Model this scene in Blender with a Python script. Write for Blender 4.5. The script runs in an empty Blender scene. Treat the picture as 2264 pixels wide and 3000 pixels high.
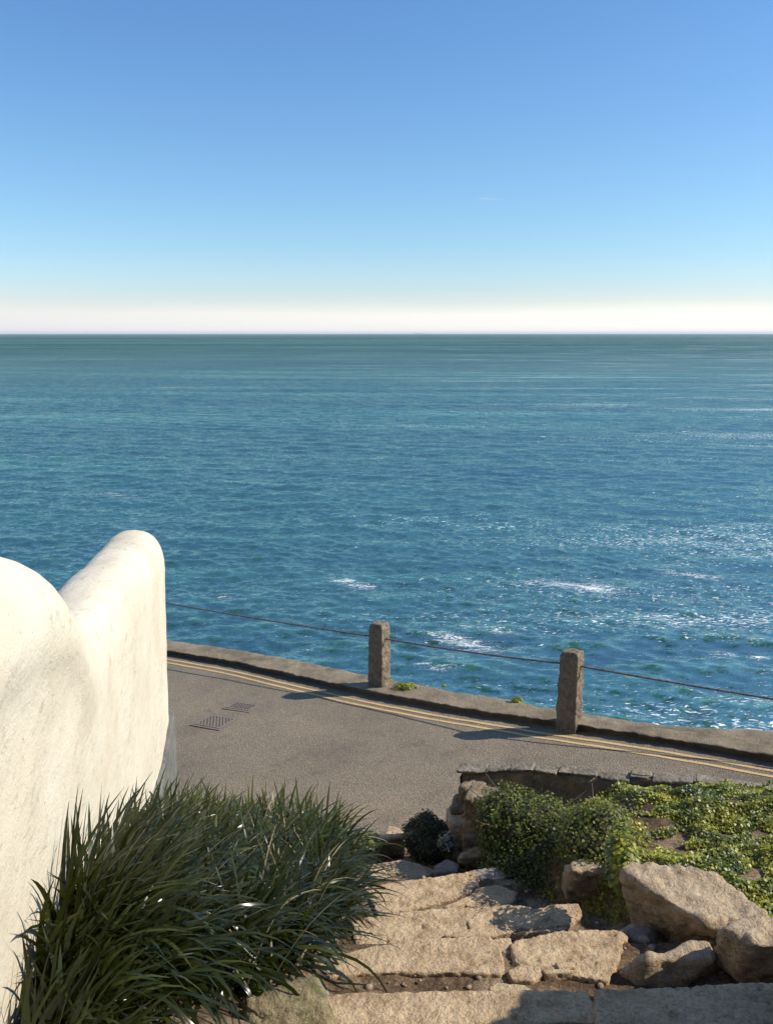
import bpy, bmesh, math, random
import numpy as np
from mathutils import Vector, Matrix, noise as mn

random.seed(7); RNG = np.random.default_rng(7)
scene = bpy.context.scene
COL = scene.collection
HERE = Vector((0, 0, 0))
ORIG = {}                                   # world origin that each object's mesh is written in

# ------------------------------------------------------------------ survey
# The place was surveyed from the photograph: a pixel (on a 1669 px wide copy) fixes a bearing,
# and the real surface it falls on (road plane, step level, sea) fixes the distance.
F, PITCH, K = 2460.0, math.radians(12.0), 2264 / 1669.0
CP, SP = math.cos(PITCH), math.sin(PITCH)
def ray(x, y):
    a = (x * K - 1132) / F; b = (1500 - y * K) / F
    return np.array([a, CP + b * SP, -SP + b * CP])
def at_z(x, y, z):
    d = ray(x, y); return d * (z / d[2])
def at_y(x, y, Y):
    d = ray(x, y); return d * (Y / d[1])
TX, TY = .776, -.631                        # direction of the road
def road_z(x, y): return -5.33 + .116 * ((x + .1) * TX + (y - 11.8) * TY)
def at_road(x, y, dz=0.0):
    d = ray(x, y); A = -5.33 + .116 * (.1 * TX - 11.8 * TY) + dz
    return d * (A / (d[2] - .116 * (d[0] * TX + d[1] * TY)))
SEA = -22.0
SUN_EL, SUN_AZ = math.radians(41), math.radians(92)    # azimuth clockwise from +Y

def ss(a, b, x): t = min(1, max(0, (x - a) / (b - a))); return t * t * (3 - 2 * t)
# ------------------------------------------------------------------ object helpers
def setp(o, label=None, cat=None, group=None, kind=None):
    if label: o['label'] = label
    if cat: o['category'] = cat
    if group: o['group'] = group
    if kind: o['kind'] = kind
    return o
def empty(name, loc, label, cat, group=None):
    o = bpy.data.objects.new(name, None); COL.objects.link(o)
    o.location = loc; o.empty_display_size = .1
    ORIG[o.name] = Vector(loc)
    return setp(o, label, cat, group)
def link(name, me, mat, parent=None, origin=None, smooth=True):
    """me is in world coordinates; it is shifted so that the object's origin is the thing's base"""
    o = bpy.data.objects.new(name, me); COL.objects.link(o)
    if parent is not None:
        org = ORIG[parent.name]; o.parent = parent
    else:
        org = Vector(origin) if origin is not None else HERE
        o.location = org
    ORIG[o.name] = org
    if org.length > 0: me.transform(Matrix.Translation(-org))
    if mat is not None: me.materials.append(mat)
    if smooth and len(me.polygons): me.polygons.foreach_set('use_smooth', [True] * len(me.polygons))
    me.update()
    return o
def mesh_np(name, V, Fq):
    me = bpy.data.meshes.new(name)
    V = np.asarray(V, np.float32); Fq = np.asarray(Fq, np.int32)
    n = Fq.shape[1]
    me.vertices.add(len(V)); me.vertices.foreach_set('co', V.ravel())
    me.loops.add(Fq.size); me.loops.foreach_set('vertex_index', Fq.ravel())
    me.polygons.add(len(Fq)); me.polygons.foreach_set('loop_start', np.arange(0, Fq.size, n, dtype=np.int32))
    me.update(calc_edges=True); me.validate()
    return me
def bm_mesh(name, bm):
    me = bpy.data.meshes.new(name); bm.to_mesh(me); bm.free(); return me
def remesh(me, voxel, smooth=2):
    o = bpy.data.objects.new('remesh_work', me); COL.objects.link(o)
    m = o.modifiers.new('r', 'REMESH'); m.mode = 'VOXEL'; m.voxel_size = voxel
    if smooth:
        s = o.modifiers.new('s', 'SMOOTH'); s.iterations = smooth; s.factor = .5
    dg = bpy.context.evaluated_depsgraph_get()
    out = bpy.data.meshes.new_from_object(o.evaluated_get(dg))
    bpy.data.objects.remove(o); return out
def rough(me, layers, seed=0):
    """push vertices along their normals; layers = (amplitude, size in metres, 'n' noise / 'r' ridged / 'p' pits)"""
    off = Vector((seed * 13.7, seed * 5.1, seed * 9.3))
    nor = [v.normal.copy() for v in me.vertices]
    for v, nn in zip(me.vertices, nor):
        d = 0
        for a, s, k in layers:
            p = (v.co + off) / s
            q = mn.noise(p)
            if k == 'n': d += a * q
            elif k == 'f': d += a * mn.fractal(p, 1.0, 2.1, 4)
            elif k == 'r': d += a * (.5 - abs(q)) * 2
            elif k == 'p': d -= a * max(0, q - .25) * 2.5
            elif k == 'c':
                dd = mn.voronoi(p)[0]; d += a * (min(.3, dd[1] - dd[0]) / .3 - 1)
        v.co += nn * d
    me.update()
def prism(top, thick, bottom=None):
    """solid from a top outline (world points) down by thick"""
    bm = bmesh.new()
    a = [bm.verts.new(p) for p in top]
    b = [bm.verts.new(q) for q in (bottom if bottom else [(p[0], p[1], p[2] - thick) for p in top])]
    n = len(a)
    bm.faces.new(a); bm.faces.new(list(reversed(b)))
    for i in range(n): bm.faces.new((a[(i + 1) % n], a[i], b[i], b[(i + 1) % n]))
    bmesh.ops.recalc_face_normals(bm, faces=bm.faces)
    return bm_mesh('prism', bm)
def hull(points):
    bm = bmesh.new()
    for p in points: bm.verts.new(p)
    r = bmesh.ops.convex_hull(bm, input=bm.verts)
    bmesh.ops.delete(bm, geom=list({g for g in r['geom_interior'] + r['geom_unused'] if isinstance(g, bmesh.types.BMVert) and g.is_valid}), context='VERTS')
    bmesh.ops.recalc_face_normals(bm, faces=bm.faces)
    return bm_mesh('hull', bm)
def box_pts(c, sx, sy, sz, rz=0, jit=0, tilt=0):
    out = []
    ca, sa = math.cos(rz), math.sin(rz)
    for i in (-1, 1):
        for j in (-1, 1):
            for k in (-1, 1):
                x, y, z = [u * s / 2 + random.uniform(-jit, jit) for u, s in ((i, sx), (j, sy), (k, sz))]
                z += x * tilt
                out.append((c[0] + x * ca - y * sa, c[1] + x * sa + y * ca, c[2] + z))
    return out

# ------------------------------------------------------------------ materials
def new_mat(name):
    m = bpy.data.materials.new(name); m.use_nodes = True
    nt = m.node_tree; nt.nodes.clear()
    out = nt.nodes.new('ShaderNodeOutputMaterial')
    b = nt.nodes.new('ShaderNodeBsdfPrincipled'); nt.links.new(b.outputs[0], out.inputs[0])
    tc = nt.nodes.new('ShaderNodeTexCoord')
    return m, nt, b, tc, out
def N(nt, kind, **kw):
    n = nt.nodes.new(kind)
    for k, v in kw.items(): setattr(n, k, v)
    return n
def noise_n(nt, tc, scale, detail=6, rough_=.55, vec=None, dist=0):
    n = N(nt, 'ShaderNodeTexNoise'); n.inputs['Scale'].default_value = scale
    n.inputs['Detail'].default_value = detail; n.inputs['Roughness'].default_value = rough_
    n.inputs['Distortion'].default_value = dist
    nt.links.new(vec if vec is not None else tc.outputs['Object'], n.inputs['Vector']); return n.outputs['Fac']
def ramp(nt, fac, stops):
    r = N(nt, 'ShaderNodeValToRGB'); e = r.color_ramp.elements
    while len(e) < len(stops): e.new(.5)
    for q, (p, c) in zip(e, stops):
        q.position = p; q.color = (*c, 1) if len(c) == 3 else c
    nt.links.new(fac, r.inputs[0]); return r.outputs[0]
def mixc(nt, fac, a, b, mode='MIX'):
    m = N(nt, 'ShaderNodeMix', data_type='RGBA', blend_type=mode)
    for s, v in ((0, fac), (6, a), (7, b)):
        if hasattr(v, 'is_linked'): nt.links.new(v, m.inputs[s])
        elif s == 0: m.inputs[0].default_value = v
        else: m.inputs[s].default_value = (*v, 1)
    return m.outputs[2]
def math_n(nt, op, a, b=None, clamp=False):
    m = N(nt, 'ShaderNodeMath', operation=op, use_clamp=clamp)
    for i, v in enumerate((a, b)):
        if v is None: continue
        if hasattr(v, 'is_linked'): nt.links.new(v, m.inputs[i])
        else: m.inputs[i].default_value = v
    return m.outputs[0]
def bump(nt, b, height, strength, dist, prev=None):
    n = N(nt, 'ShaderNodeBump'); n.inputs['Strength'].default_value = strength; n.inputs['Distance'].default_value = dist
    nt.links.new(height, n.inputs['Height'])
    if prev is not None: nt.links.new(prev, n.inputs['Normal'])
    nt.links.new(n.outputs[0], b.inputs['Normal']); return n.outputs[0]

def stone_mat(name, light, mid, dark, lichen=None, grain=60, patch=5, bstr=.6, lich_amt=.62):
    m, nt, b, tc, _ = new_mat(name)
    f1 = noise_n(nt, tc, patch, 7, .6, dist=.4)
    c = ramp(nt, f1, [(.3, dark), (.48, mid), (.68, light)])
    f2 = noise_n(nt, tc, grain, 4, .7)
    c = mixc(nt, .55, c, ramp(nt, f2, [(.32, (.35, .35, .35)), (.5, (1, 1, 1)), (.7, (1.35, 1.3, 1.25))]), 'MULTIPLY')
    f4 = noise_n(nt, tc, 1.7, 5, .6)
    c = mixc(nt, ramp(nt, f4, [(.52, (0, 0, 0)), (.72, (.55, .55, .55))]), c, (dark[0] * .55, dark[1] * .55, dark[2] * .55))
    if lichen:
        f3 = noise_n(nt, tc, 9, 8, .7)
        c = mixc(nt, ramp(nt, f3, [(lich_amt - .06, (0, 0, 0)), (lich_amt + .05, (.8, .8, .8))]), c, lichen)
    nt.links.new(c, b.inputs['Base Color']); b.inputs['Roughness'].default_value = .92
    b.inputs['Specular IOR Level'].default_value = .2
    h = math_n(nt, 'ADD', f2, math_n(nt, 'MULTIPLY', noise_n(nt, tc, grain * .3, 6, .65), 1.5))
    bump(nt, b, h, bstr, .022)
    return m

M = {}
M['step'] = stone_mat('sandy_step_stone', (.64, .485, .31), (.53, .39, .24), (.33, .225, .13), None, 60, 6, 1.0)
M['boulder'] = stone_mat('boulder_stone', (.56, .44, .30), (.44, .335, .225), (.27, .20, .13), (.20, .16, .085), 50, 5, 1.0, .66)
M['greystone'] = stone_mat('grey_stone', (.40, .34, .27), (.30, .26, .21), (.19, .17, .14), None, 60, 6, .7)
M['mossstone'] = stone_mat('mossy_stone', (.36, .29, .17), (.26, .21, .12), (.15, .13, .07), (.09, .10, .035), 60, 7, .8, .56)
M['granite'] = stone_mat('granite_post', (.36, .29, .205), (.25, .20, .14), (.14, .112, .08), (.34, .28, .15), 95, 12, 1.0, .66)
M['slate'] = stone_mat('slate_coping', (.30, .255, .195), (.20, .172, .135), (.105, .092, .072), (.30, .25, .15), 40, 7, .6, .64)
M['wallstone'] = stone_mat('rubble_wall', (.29, .225, .15), (.215, .165, .11), (.12, .095, .065), (.10, .09, .045), 45, 6, .9, .62)
M['verge'] = stone_mat('weathered_concrete', (.33, .265, .18), (.25, .20, .137), (.14, .112, .075), (.17, .155, .07), 75, 2.2, .7, .62)
M['kerb'] = stone_mat('kerb_stone', (.30, .26, .20), (.22, .19, .15), (.13, .11, .09), None, 70, 5, .8)
M['plinth'] = stone_mat('grey_render', (.19, .185, .165), (.15, .148, .132), (.10, .10, .09), None, 90, 4, .4)
M['pebble'] = stone_mat('pebbles', (.36, .28, .20), (.25, .19, .135), (.14, .105, .075), None, 30, 14, .4)
M['cliff'] = stone_mat('cliff_rock', (.25, .20, .15), (.17, .14, .11), (.08, .07, .055), None, 20, .8, .9)

# soil
m, nt, b, tc, _ = new_mat('dry_soil'); M['soil'] = m
f = noise_n(nt, tc, 5, 8, .65); g = noise_n(nt, tc, 45, 5, .7)
c = ramp(nt, f, [(.3, (.075, .048, .030)), (.48, (.15, .10, .062)), (.66, (.34, .25, .16))])
c = mixc(nt, .7, c, ramp(nt, g, [(.35, (.3, .3, .3)), (.55, (1, 1, 1)), (.72, (1.7, 1.65, 1.6))]), 'MULTIPLY')
nt.links.new(c, b.inputs['Base Color']); b.inputs['Roughness'].default_value = 1
b.inputs['Specular IOR Level'].default_value = .1
bump(nt, b, math_n(nt, 'ADD', g, f), .9, .02)

# tarmac
m, nt, b, tc, _ = new_mat('worn_tarmac'); M['tarmac'] = m
v = N(nt, 'ShaderNodeTexVoronoi'); v.inputs['Scale'].default_value = 95; nt.links.new(tc.outputs['Object'], v.inputs['Vector'])
sep = N(nt, 'ShaderNodeSeparateColor'); nt.links.new(v.outputs['Color'], sep.inputs[0])
big = noise_n(nt, tc, .7, 6, .6); mid_ = noise_n(nt, tc, 3.5, 7, .7)
c = ramp(nt, sep.outputs[0], [(0, (.15, .117, .080)), (.45, (.21, .168, .118)), (.8, (.25, .203, .145)), (1, (.34, .28, .205))])
c = mixc(nt, .8, c, ramp(nt, big, [(.3, (.70, .70, .71)), (.5, (1, 1, 1)), (.68, (1.22, 1.2, 1.16))]), 'MULTIPLY')
c = mixc(nt, .7, c, ramp(nt, mid_, [(.28, (.6, .58, .56)), (.45, (1, 1, 1)), (.62, (1, 1, 1)), (.75, (1.35, 1.3, 1.25))]), 'MULTIPLY')
nt.links.new(c, b.inputs['Base Color']); b.inputs['Roughness'].default_value = .85
b.inputs['Specular IOR Level'].default_value = .3
bump(nt, b, math_n(nt, 'ADD', v.outputs['Distance'], noise_n(nt, tc, 30, 4, .7)), .9, .012)

# worn yellow paint: gaps show the tarmac below
m, nt, b, tc, out = new_mat('worn_yellow_paint'); M['yellow'] = m
f = noise_n(nt, tc, 60, 5, .75)
b.inputs['Base Color'].default_value = (.60, .40, .18, 1); b.inputs['Roughness'].default_value = .8
tr = N(nt, 'ShaderNodeBsdfTransparent'); mx = N(nt, 'ShaderNodeMixShader')
g = math_n(nt, 'ADD', f, math_n(nt, 'MULTIPLY', noise_n(nt, tc, 1.3, 4, .6), .35))
nt.links.new(ramp(nt, g, [(.46, (0, 0, 0)), (.66, (.92, .92, .92))]), mx.inputs[0])
nt.links.new(tr.outputs[0], mx.inputs[1]); nt.links.new(b.outputs[0], mx.inputs[2]); nt.links.new(mx.outputs[0], out.inputs[0])

# white render
m, nt, b, tc, _ = new_mat('white_render'); M['white'] = m
f = noise_n(nt, tc, 1.6, 6, .6)
c = ramp(nt, f, [(.3, (.57, .50, .375)), (.55, (.635, .572, .445)), (.75, (.655, .605, .50))])
mp = N(nt, 'ShaderNodeMapping'); mp.inputs['Scale'].default_value = (7, 7, .9); nt.links.new(tc.outputs['Object'], mp.inputs[0])
streak = noise_n(nt, tc, 1.4, 7, .7, mp.outputs[0])
c = mixc(nt, ramp(nt, streak, [(.58, (0, 0, 0)), (.76, (.28, .28, .28))]), c, (.40, .345, .23))
mp2 = N(nt, 'ShaderNodeMapping'); mp2.inputs['Scale'].default_value = (9, 3, 9); mp2.inputs['Rotation'].default_value = (.5, 0, .3); nt.links.new(tc.outputs['Object'], mp2.inputs[0])
scr = noise_n(nt, tc, 2.2, 9, .75, mp2.outputs[0], .6)
patchm = noise_n(nt, tc, 1.1, 3, .5)
sm = math_n(nt, 'MULTIPLY', ramp(nt, scr, [(.53, (0, 0, 0)), (.64, (1, 1, 1))]), ramp(nt, patchm, [(.42, (0, 0, 0)), (.56, (.55, .55, .55))]))
c = mixc(nt, sm, c, (.30, .27, .215))
sp = noise_n(nt, tc, 42, 3, .5)
c = mixc(nt, ramp(nt, sp, [(.68, (0, 0, 0)), (.73, (.7, .7, .7))]), c, (.28, .23, .16))
nt.links.new(c, b.inputs['Base Color']); b.inputs['Roughness'].default_value = .85; b.inputs['Specular IOR Level'].default_value = .25
hh = math_n(nt, 'ADD', noise_n(nt, tc, 70, 5, .65), math_n(nt, 'MULTIPLY', noise_n(nt, tc, 9, 4, .5), 2.0))
bump(nt, b, hh, .55, .012)

# painted / galvanised rail
m, nt, b, tc, _ = new_mat('weathered_steel'); M['steel'] = m
c = ramp(nt, noise_n(nt, tc, 25, 5, .6), [(.35, (.09, .085, .08)), (.6, (.20, .195, .185)), (.75, (.25, .235, .215))])
nt.links.new(c, b.inputs['Base Color']); b.inputs['Roughness'].default_value = .6; b.inputs['Metallic'].default_value = .3

# cast iron
m, nt, b, tc, _ = new_mat('cast_iron'); M['iron'] = m
c = ramp(nt, noise_n(nt, tc, 30, 5, .6), [(.35, (.10, .083, .062)), (.65, (.155, .13, .098))])
nt.links.new(c, b.inputs['Base Color']); b.inputs['Roughness'].default_value = .75
m, nt, b, tc, _ = new_mat('worn_iron'); M['worniron'] = m
c = ramp(nt, noise_n(nt, tc, 30, 5, .6), [(.35, (.14, .115, .085)), (.65, (.24, .20, .155))])
nt.links.new(c, b.inputs['Base Color']); b.inputs['Roughness'].default_value = .6
m, nt, b, tc, _ = new_mat('cement_surround'); M['cement'] = m
c = ramp(nt, noise_n(nt, tc, 25, 6, .7), [(.35, (.12, .095, .075)), (.65, (.20, .16, .13))])
nt.links.new(c, b.inputs['Base Color']); b.inputs['Roughness'].default_value = .9

def leaf_mat(name, stops, rough_=.45, trans=.3, tcol=(.25, .32, .03), spec=.4):
    m, nt, b, tc, out = new_mat(name)
    at = N(nt, 'ShaderNodeAttribute', attribute_name='tint')
    c = ramp(nt, at.outputs['Fac'], stops)
    nt.links.new(c, b.inputs['Base Color']); b.inputs['Roughness'].default_value = rough_
    b.inputs['Specular IOR Level'].default_value = spec
    t = N(nt, 'ShaderNodeBsdfTranslucent'); nt.links.new(mixc(nt, .6, c, tcol), t.inputs[0])
    mx = N(nt, 'ShaderNodeMixShader'); mx.inputs[0].default_value = trans
    nt.links.new(b.outputs[0], mx.inputs[1]); nt.links.new(t.outputs[0], mx.inputs[2]); nt.links.new(mx.outputs[0], out.inputs[0])
    return m
M['blade'] = leaf_mat('strap_leaf', [(0, (.008, .011, .003)), (.5, (.024, .032, .007)), (.85, (.062, .074, .015)), (1, (.15, .135, .05))], .27, .16, (.2, .22, .02), .30)
M['straw'] = leaf_mat('dry_leaf', [(0, (.22, .16, .08)), (1, (.46, .38, .22))], .6, .2, (.3, .25, .1))
M['cover'] = leaf_mat('ground_cover_leaf', [(0, (.020, .042, .010)), (.4, (.075, .11, .015)), (.7, (.28, .29, .028)), (1, (.44, .40, .05))], .42, .33, (.34, .36, .03), .45)
M['shrub'] = leaf_mat('shrub_leaf', [(0, (.022, .040, .011)), (.45, (.07, .10, .020)), (.8, (.22, .24, .035)), (1, (.22, .16, .06))], .5, .32, (.28, .32, .03))
M['darkshrub'] = leaf_mat('dark_shrub_leaf', [(0, (.02, .024, .01)), (.7, (.05, .055, .022)), (1, (.10, .09, .045))], .7, .1)
M['greyleaf'] = leaf_mat('pale_leaf', [(0, (.16, .17, .13)), (1, (.42, .42, .36))], .7, .15, (.3, .3, .2))
m, nt, b, tc, _ = new_mat('brown_stem'); M['stem'] = m
b.inputs['Base Color'].default_value = (.14, .095, .06, 1); b.inputs['Roughness'].default_value = .9
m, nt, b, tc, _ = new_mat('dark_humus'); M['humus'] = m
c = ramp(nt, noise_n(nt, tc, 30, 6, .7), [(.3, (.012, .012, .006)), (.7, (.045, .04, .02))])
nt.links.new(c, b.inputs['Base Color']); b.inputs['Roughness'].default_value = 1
m, nt, b, tc, _ = new_mat('ship_grey'); M['ship'] = m
b.inputs['Base Color'].default_value = (.62, .66, .70, 1)

# ------------------------------------------------------------------ sky and sun
w = bpy.data.worlds.new('World'); scene.world = w; w.use_nodes = True
nt = w.node_tree; nt.nodes.clear()
wo = nt.nodes.new('ShaderNodeOutputWorld'); bg = nt.nodes.new('ShaderNodeBackground')
sky = nt.nodes.new('ShaderNodeTexSky'); sky.sky_type = 'NISHITA'; sky.sun_disc = False
sky.sun_elevation = SUN_EL; sky.sun_rotation = SUN_AZ
sky.altitude = 20; sky.air_density = 1.0; sky.dust_density = .6; sky.ozone_density = 2.0
tcw = nt.nodes.new('ShaderNodeTexCoord')
sepw = nt.nodes.new('ShaderNodeSeparateXYZ'); nt.links.new(tcw.outputs['Generated'], sepw.inputs[0])
# clear air aloft deepens the blue; a thin bank of sea mist lies along the horizon
tint = ramp(nt, math_n(nt, 'MULTIPLY', sepw.outputs[2], 2.0, True), [(0, (.86, .92, 1.12)), (.10, (.78, .915, 1.10)), (.22, (.69, .90, 1.04)), (.65, (.575, .845, 1.07))])
col = mixc(nt, 1.0, sky.outputs[0], tint, 'MULTIPLY')
wob = N(nt, 'ShaderNodeTexNoise'); wob.inputs['Scale'].default_value = 5; wob.inputs['Detail'].default_value = 3
mpw = N(nt, 'ShaderNodeMapping'); mpw.inputs['Scale'].default_value = (1, 1, 6); nt.links.new(tcw.outputs['Generated'], mpw.inputs[0]); nt.links.new(mpw.outputs[0], wob.inputs['Vector'])
elev = math_n(nt, 'ADD', sepw.outputs[2], math_n(nt, 'MULTIPLY', math_n(nt, 'SUBTRACT', wob.outputs['Fac'], .5), .008))
band = ramp(nt, math_n(nt, 'MULTIPLY', elev, 10, True), [(.0, (1, 1, 1)), (.22, (.95, .95, .95)), (.36, (.30, .30, .30)), (.50, (.09, .09, .09)), (.85, (0, 0, 0))])
lr = math_n(nt, 'ADD', math_n(nt, 'MULTIPLY', sepw.outputs[0], .9), .5, True)
col = mixc(nt, band, col, mixc(nt, lr, (5.5, 5.45, 5.4), (7.6, 7.35, 6.7)))
nt.links.new(col, bg.inputs[0]); bg.inputs[1].default_value = .13
nt.links.new(bg.outputs[0], wo.inputs[0])

sl = bpy.data.lights.new('sun', 'SUN'); sl.energy = 5.0; sl.angle = math.radians(.53); sl.color = (1, .92, .80)
so = bpy.data.objects.new('sun', sl); COL.objects.link(so)
sd = Vector((math.sin(SUN_AZ) * math.cos(SUN_EL), math.cos(SUN_AZ) * math.cos(SUN_EL), math.sin(SUN_EL)))
so.rotation_euler = (-sd).to_track_quat('-Z', 'Y').to_euler()
scene.view_settings.view_transform = 'Standard'; scene.view_settings.look = 'None'
scene.view_settings.exposure = .28; scene.view_settings.gamma = 1

cam = bpy.data.cameras.new('camera'); co = bpy.data.objects.new('camera', cam); COL.objects.link(co)
cam.sensor_fit = 'VERTICAL'; cam.sensor_height = 36; cam.lens = 36 * F / 3000
cam.clip_start = .05; cam.clip_end = 200000
co.rotation_euler = (math.radians(90) - PITCH, 0, 0); scene.camera = co

# ------------------------------------------------------------------ sea
def build_sea():
    r = [22.0]
    while r[-1] < 1500: r.append(r[-1] * 1.0036)
    k = 1.0036
    while r[-1] < 60000: k = min(1.06, k + .0003); r.append(r[-1] * k)
    r = np.array(r)
    az = np.concatenate([np.linspace(-105, -46, 60), np.linspace(-45, 45, 700), np.linspace(46, 105, 60)])
    az = np.radians(az)
    Rr, A = np.meshgrid(r, az, indexing='ij')
    X = Rr * np.sin(A); Y = Rr * np.cos(A); Z = np.zeros_like(X); DX = np.zeros_like(X); DY = np.zeros_like(X)
    cell = np.gradient(r)[:, None] * np.ones_like(X)
    rg = np.random.default_rng(3)
    lam = np.concatenate([np.exp(rg.uniform(np.log(22), np.log(70), 6)), np.exp(rg.uniform(np.log(8), np.log(18), 6)), np.exp(rg.uniform(np.log(2.6), np.log(9), 22)), np.exp(rg.uniform(np.log(1.0), np.log(2.6), 26))])
    for L in lam:
        th = math.radians(-100) + rg.normal(0, .22 if L > 20 else .38 if L > 9 else .6)     # travel direction, towards the shore
        kx, ky = math.cos(th), math.sin(th); kk = 2 * math.pi / L
        sl_ = .006 if L > 20 else .010 if L > 8 else .040 if L > 2.6 else .070
        a = sl_ / kk * rg.uniform(.6, 1.3)
        fade = np.clip((L / cell - 2.2) / 3.0, 0, 1)
        env = .65 + .5 * np.sin(X * .8 / L * rg.uniform(.3, .7) + rg.uniform(0, 6)) * np.sin(Y * .8 / L * rg.uniform(.3, .7) + rg.uniform(0, 6))
        ph = kk * (kx * X + ky * Y) + rg.uniform(0, 6.28)
        aa = a * fade * env
        Z += aa * np.cos(ph); DX -= aa * kx * np.sin(ph) * .85; DY -= aa * ky * np.sin(ph) * .85
    P = np.stack([X + DX, Y + DY, SEA + Z], -1)
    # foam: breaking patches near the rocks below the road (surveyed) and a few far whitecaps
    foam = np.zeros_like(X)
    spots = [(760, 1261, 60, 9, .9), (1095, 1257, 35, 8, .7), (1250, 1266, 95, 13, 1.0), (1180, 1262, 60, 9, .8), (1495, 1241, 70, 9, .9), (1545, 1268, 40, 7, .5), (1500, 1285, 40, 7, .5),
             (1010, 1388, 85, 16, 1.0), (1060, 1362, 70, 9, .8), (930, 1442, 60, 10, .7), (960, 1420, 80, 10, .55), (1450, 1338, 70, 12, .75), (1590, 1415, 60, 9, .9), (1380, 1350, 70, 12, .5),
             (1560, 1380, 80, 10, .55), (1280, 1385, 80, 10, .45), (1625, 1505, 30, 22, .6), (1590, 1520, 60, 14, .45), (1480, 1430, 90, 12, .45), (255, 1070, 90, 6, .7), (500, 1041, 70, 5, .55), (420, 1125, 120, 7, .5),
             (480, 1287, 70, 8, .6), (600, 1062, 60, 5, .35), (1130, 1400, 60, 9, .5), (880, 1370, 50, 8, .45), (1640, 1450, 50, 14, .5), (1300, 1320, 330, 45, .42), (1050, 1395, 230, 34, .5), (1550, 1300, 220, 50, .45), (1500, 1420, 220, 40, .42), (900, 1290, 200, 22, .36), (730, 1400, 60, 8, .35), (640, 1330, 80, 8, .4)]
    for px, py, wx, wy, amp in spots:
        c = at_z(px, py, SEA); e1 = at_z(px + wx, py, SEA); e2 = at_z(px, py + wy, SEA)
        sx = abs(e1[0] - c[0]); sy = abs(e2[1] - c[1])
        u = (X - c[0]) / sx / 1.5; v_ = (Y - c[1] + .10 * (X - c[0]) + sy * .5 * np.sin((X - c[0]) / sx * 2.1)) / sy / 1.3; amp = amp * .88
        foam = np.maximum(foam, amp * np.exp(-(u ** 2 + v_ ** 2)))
    V = P.reshape(-1, 3)
    nr, nc = X.shape
    idx = np.arange(nr * nc).reshape(nr, nc)
    Fq = np.stack([idx[:-1, :-1], idx[:-1, 1:], idx[1:, 1:], idx[1:, :-1]], -1).reshape(-1, 4)[:, ::-1]
    me = mesh_np('sea', V, Fq)
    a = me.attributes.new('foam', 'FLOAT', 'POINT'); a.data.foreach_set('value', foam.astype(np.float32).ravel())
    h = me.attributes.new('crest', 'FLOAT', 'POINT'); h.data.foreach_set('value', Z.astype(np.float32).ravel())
    m, nt, b, tc, out = new_mat('sea_water')
    geo = N(nt, 'ShaderNodeNewGeometry'); pos = geo.outputs['Position']
    def mapped(sx, sy, rot=.12):
        q = N(nt, 'ShaderNodeMapping'); q.inputs['Scale'].default_value = (sx, sy, 1); q.inputs['Rotation'].default_value = (0, 0, rot)
        nt.links.new(pos, q.inputs[0]); return q.outputs[0]
    # body colour: deep water with drifting lighter / greener patches
    p1 = noise_n(nt, tc, 1, 5, .62, mapped(.0012, .010, .05)); p2 = noise_n(nt, tc, 1, 5, .62, mapped(.008, .05, .09))
    p0 = noise_n(nt, tc, 1, 5, .6, mapped(.0002, .0016, .02))
    pc = math_n(nt, 'ADD', math_n(nt, 'MULTIPLY', math_n(nt, 'ADD', p1, p0), .35), math_n(nt, 'MULTIPLY', p2, .3))
    c = ramp(nt, pc, [(.43, (.012, .046, .038)), (.5, (.022, .086, .069)), (.57, (.037, .145, .132))])
    fo = N(nt, 'ShaderNodeAttribute', attribute_name='foam'); cr = N(nt, 'ShaderNodeAttribute', attribute_name='crest')
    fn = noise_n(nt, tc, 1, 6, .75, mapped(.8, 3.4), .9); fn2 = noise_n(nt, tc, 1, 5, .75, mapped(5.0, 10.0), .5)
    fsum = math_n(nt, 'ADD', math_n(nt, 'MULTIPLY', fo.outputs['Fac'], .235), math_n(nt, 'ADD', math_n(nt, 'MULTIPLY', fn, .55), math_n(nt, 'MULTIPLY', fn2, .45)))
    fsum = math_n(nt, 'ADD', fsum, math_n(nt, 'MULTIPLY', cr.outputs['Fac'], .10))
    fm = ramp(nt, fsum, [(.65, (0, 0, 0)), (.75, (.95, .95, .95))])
    # sun glitter painted into the colour as white flecks, denser to the right
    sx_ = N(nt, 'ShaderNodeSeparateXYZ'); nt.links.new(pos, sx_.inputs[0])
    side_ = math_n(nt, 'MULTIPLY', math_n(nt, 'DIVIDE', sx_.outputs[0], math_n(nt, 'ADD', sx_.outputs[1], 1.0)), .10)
    glint_n = math_n(nt, 'ADD', noise_n(nt, tc, 1, 3, .6, mapped(.35, .5, .3)), side_)
    glint_m = ramp(nt, glint_n, [(.745, (0, 0, 0)), (.78, (.9, .9, .9))])
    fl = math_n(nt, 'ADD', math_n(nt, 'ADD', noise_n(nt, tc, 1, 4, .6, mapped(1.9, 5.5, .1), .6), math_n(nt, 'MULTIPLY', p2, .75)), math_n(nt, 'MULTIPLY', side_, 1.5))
    glint_m = math_n(nt, 'MAXIMUM', glint_m, ramp(nt, math_n(nt, 'MULTIPLY', fl, .5), [(.530, (0, 0, 0)), (.565, (.9, .9, .9))]))
    fm = math_n(nt, 'MAXIMUM', fm, glint_m)
    # light through thin crests painted into the colour: crests lighter, troughs darker
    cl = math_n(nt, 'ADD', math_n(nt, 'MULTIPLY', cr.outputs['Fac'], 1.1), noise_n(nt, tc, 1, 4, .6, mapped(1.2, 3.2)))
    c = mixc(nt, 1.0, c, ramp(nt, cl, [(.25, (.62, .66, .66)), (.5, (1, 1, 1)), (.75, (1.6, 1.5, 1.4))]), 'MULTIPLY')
    c = mixc(nt, fm, c, (.78, .80, .80))
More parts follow.
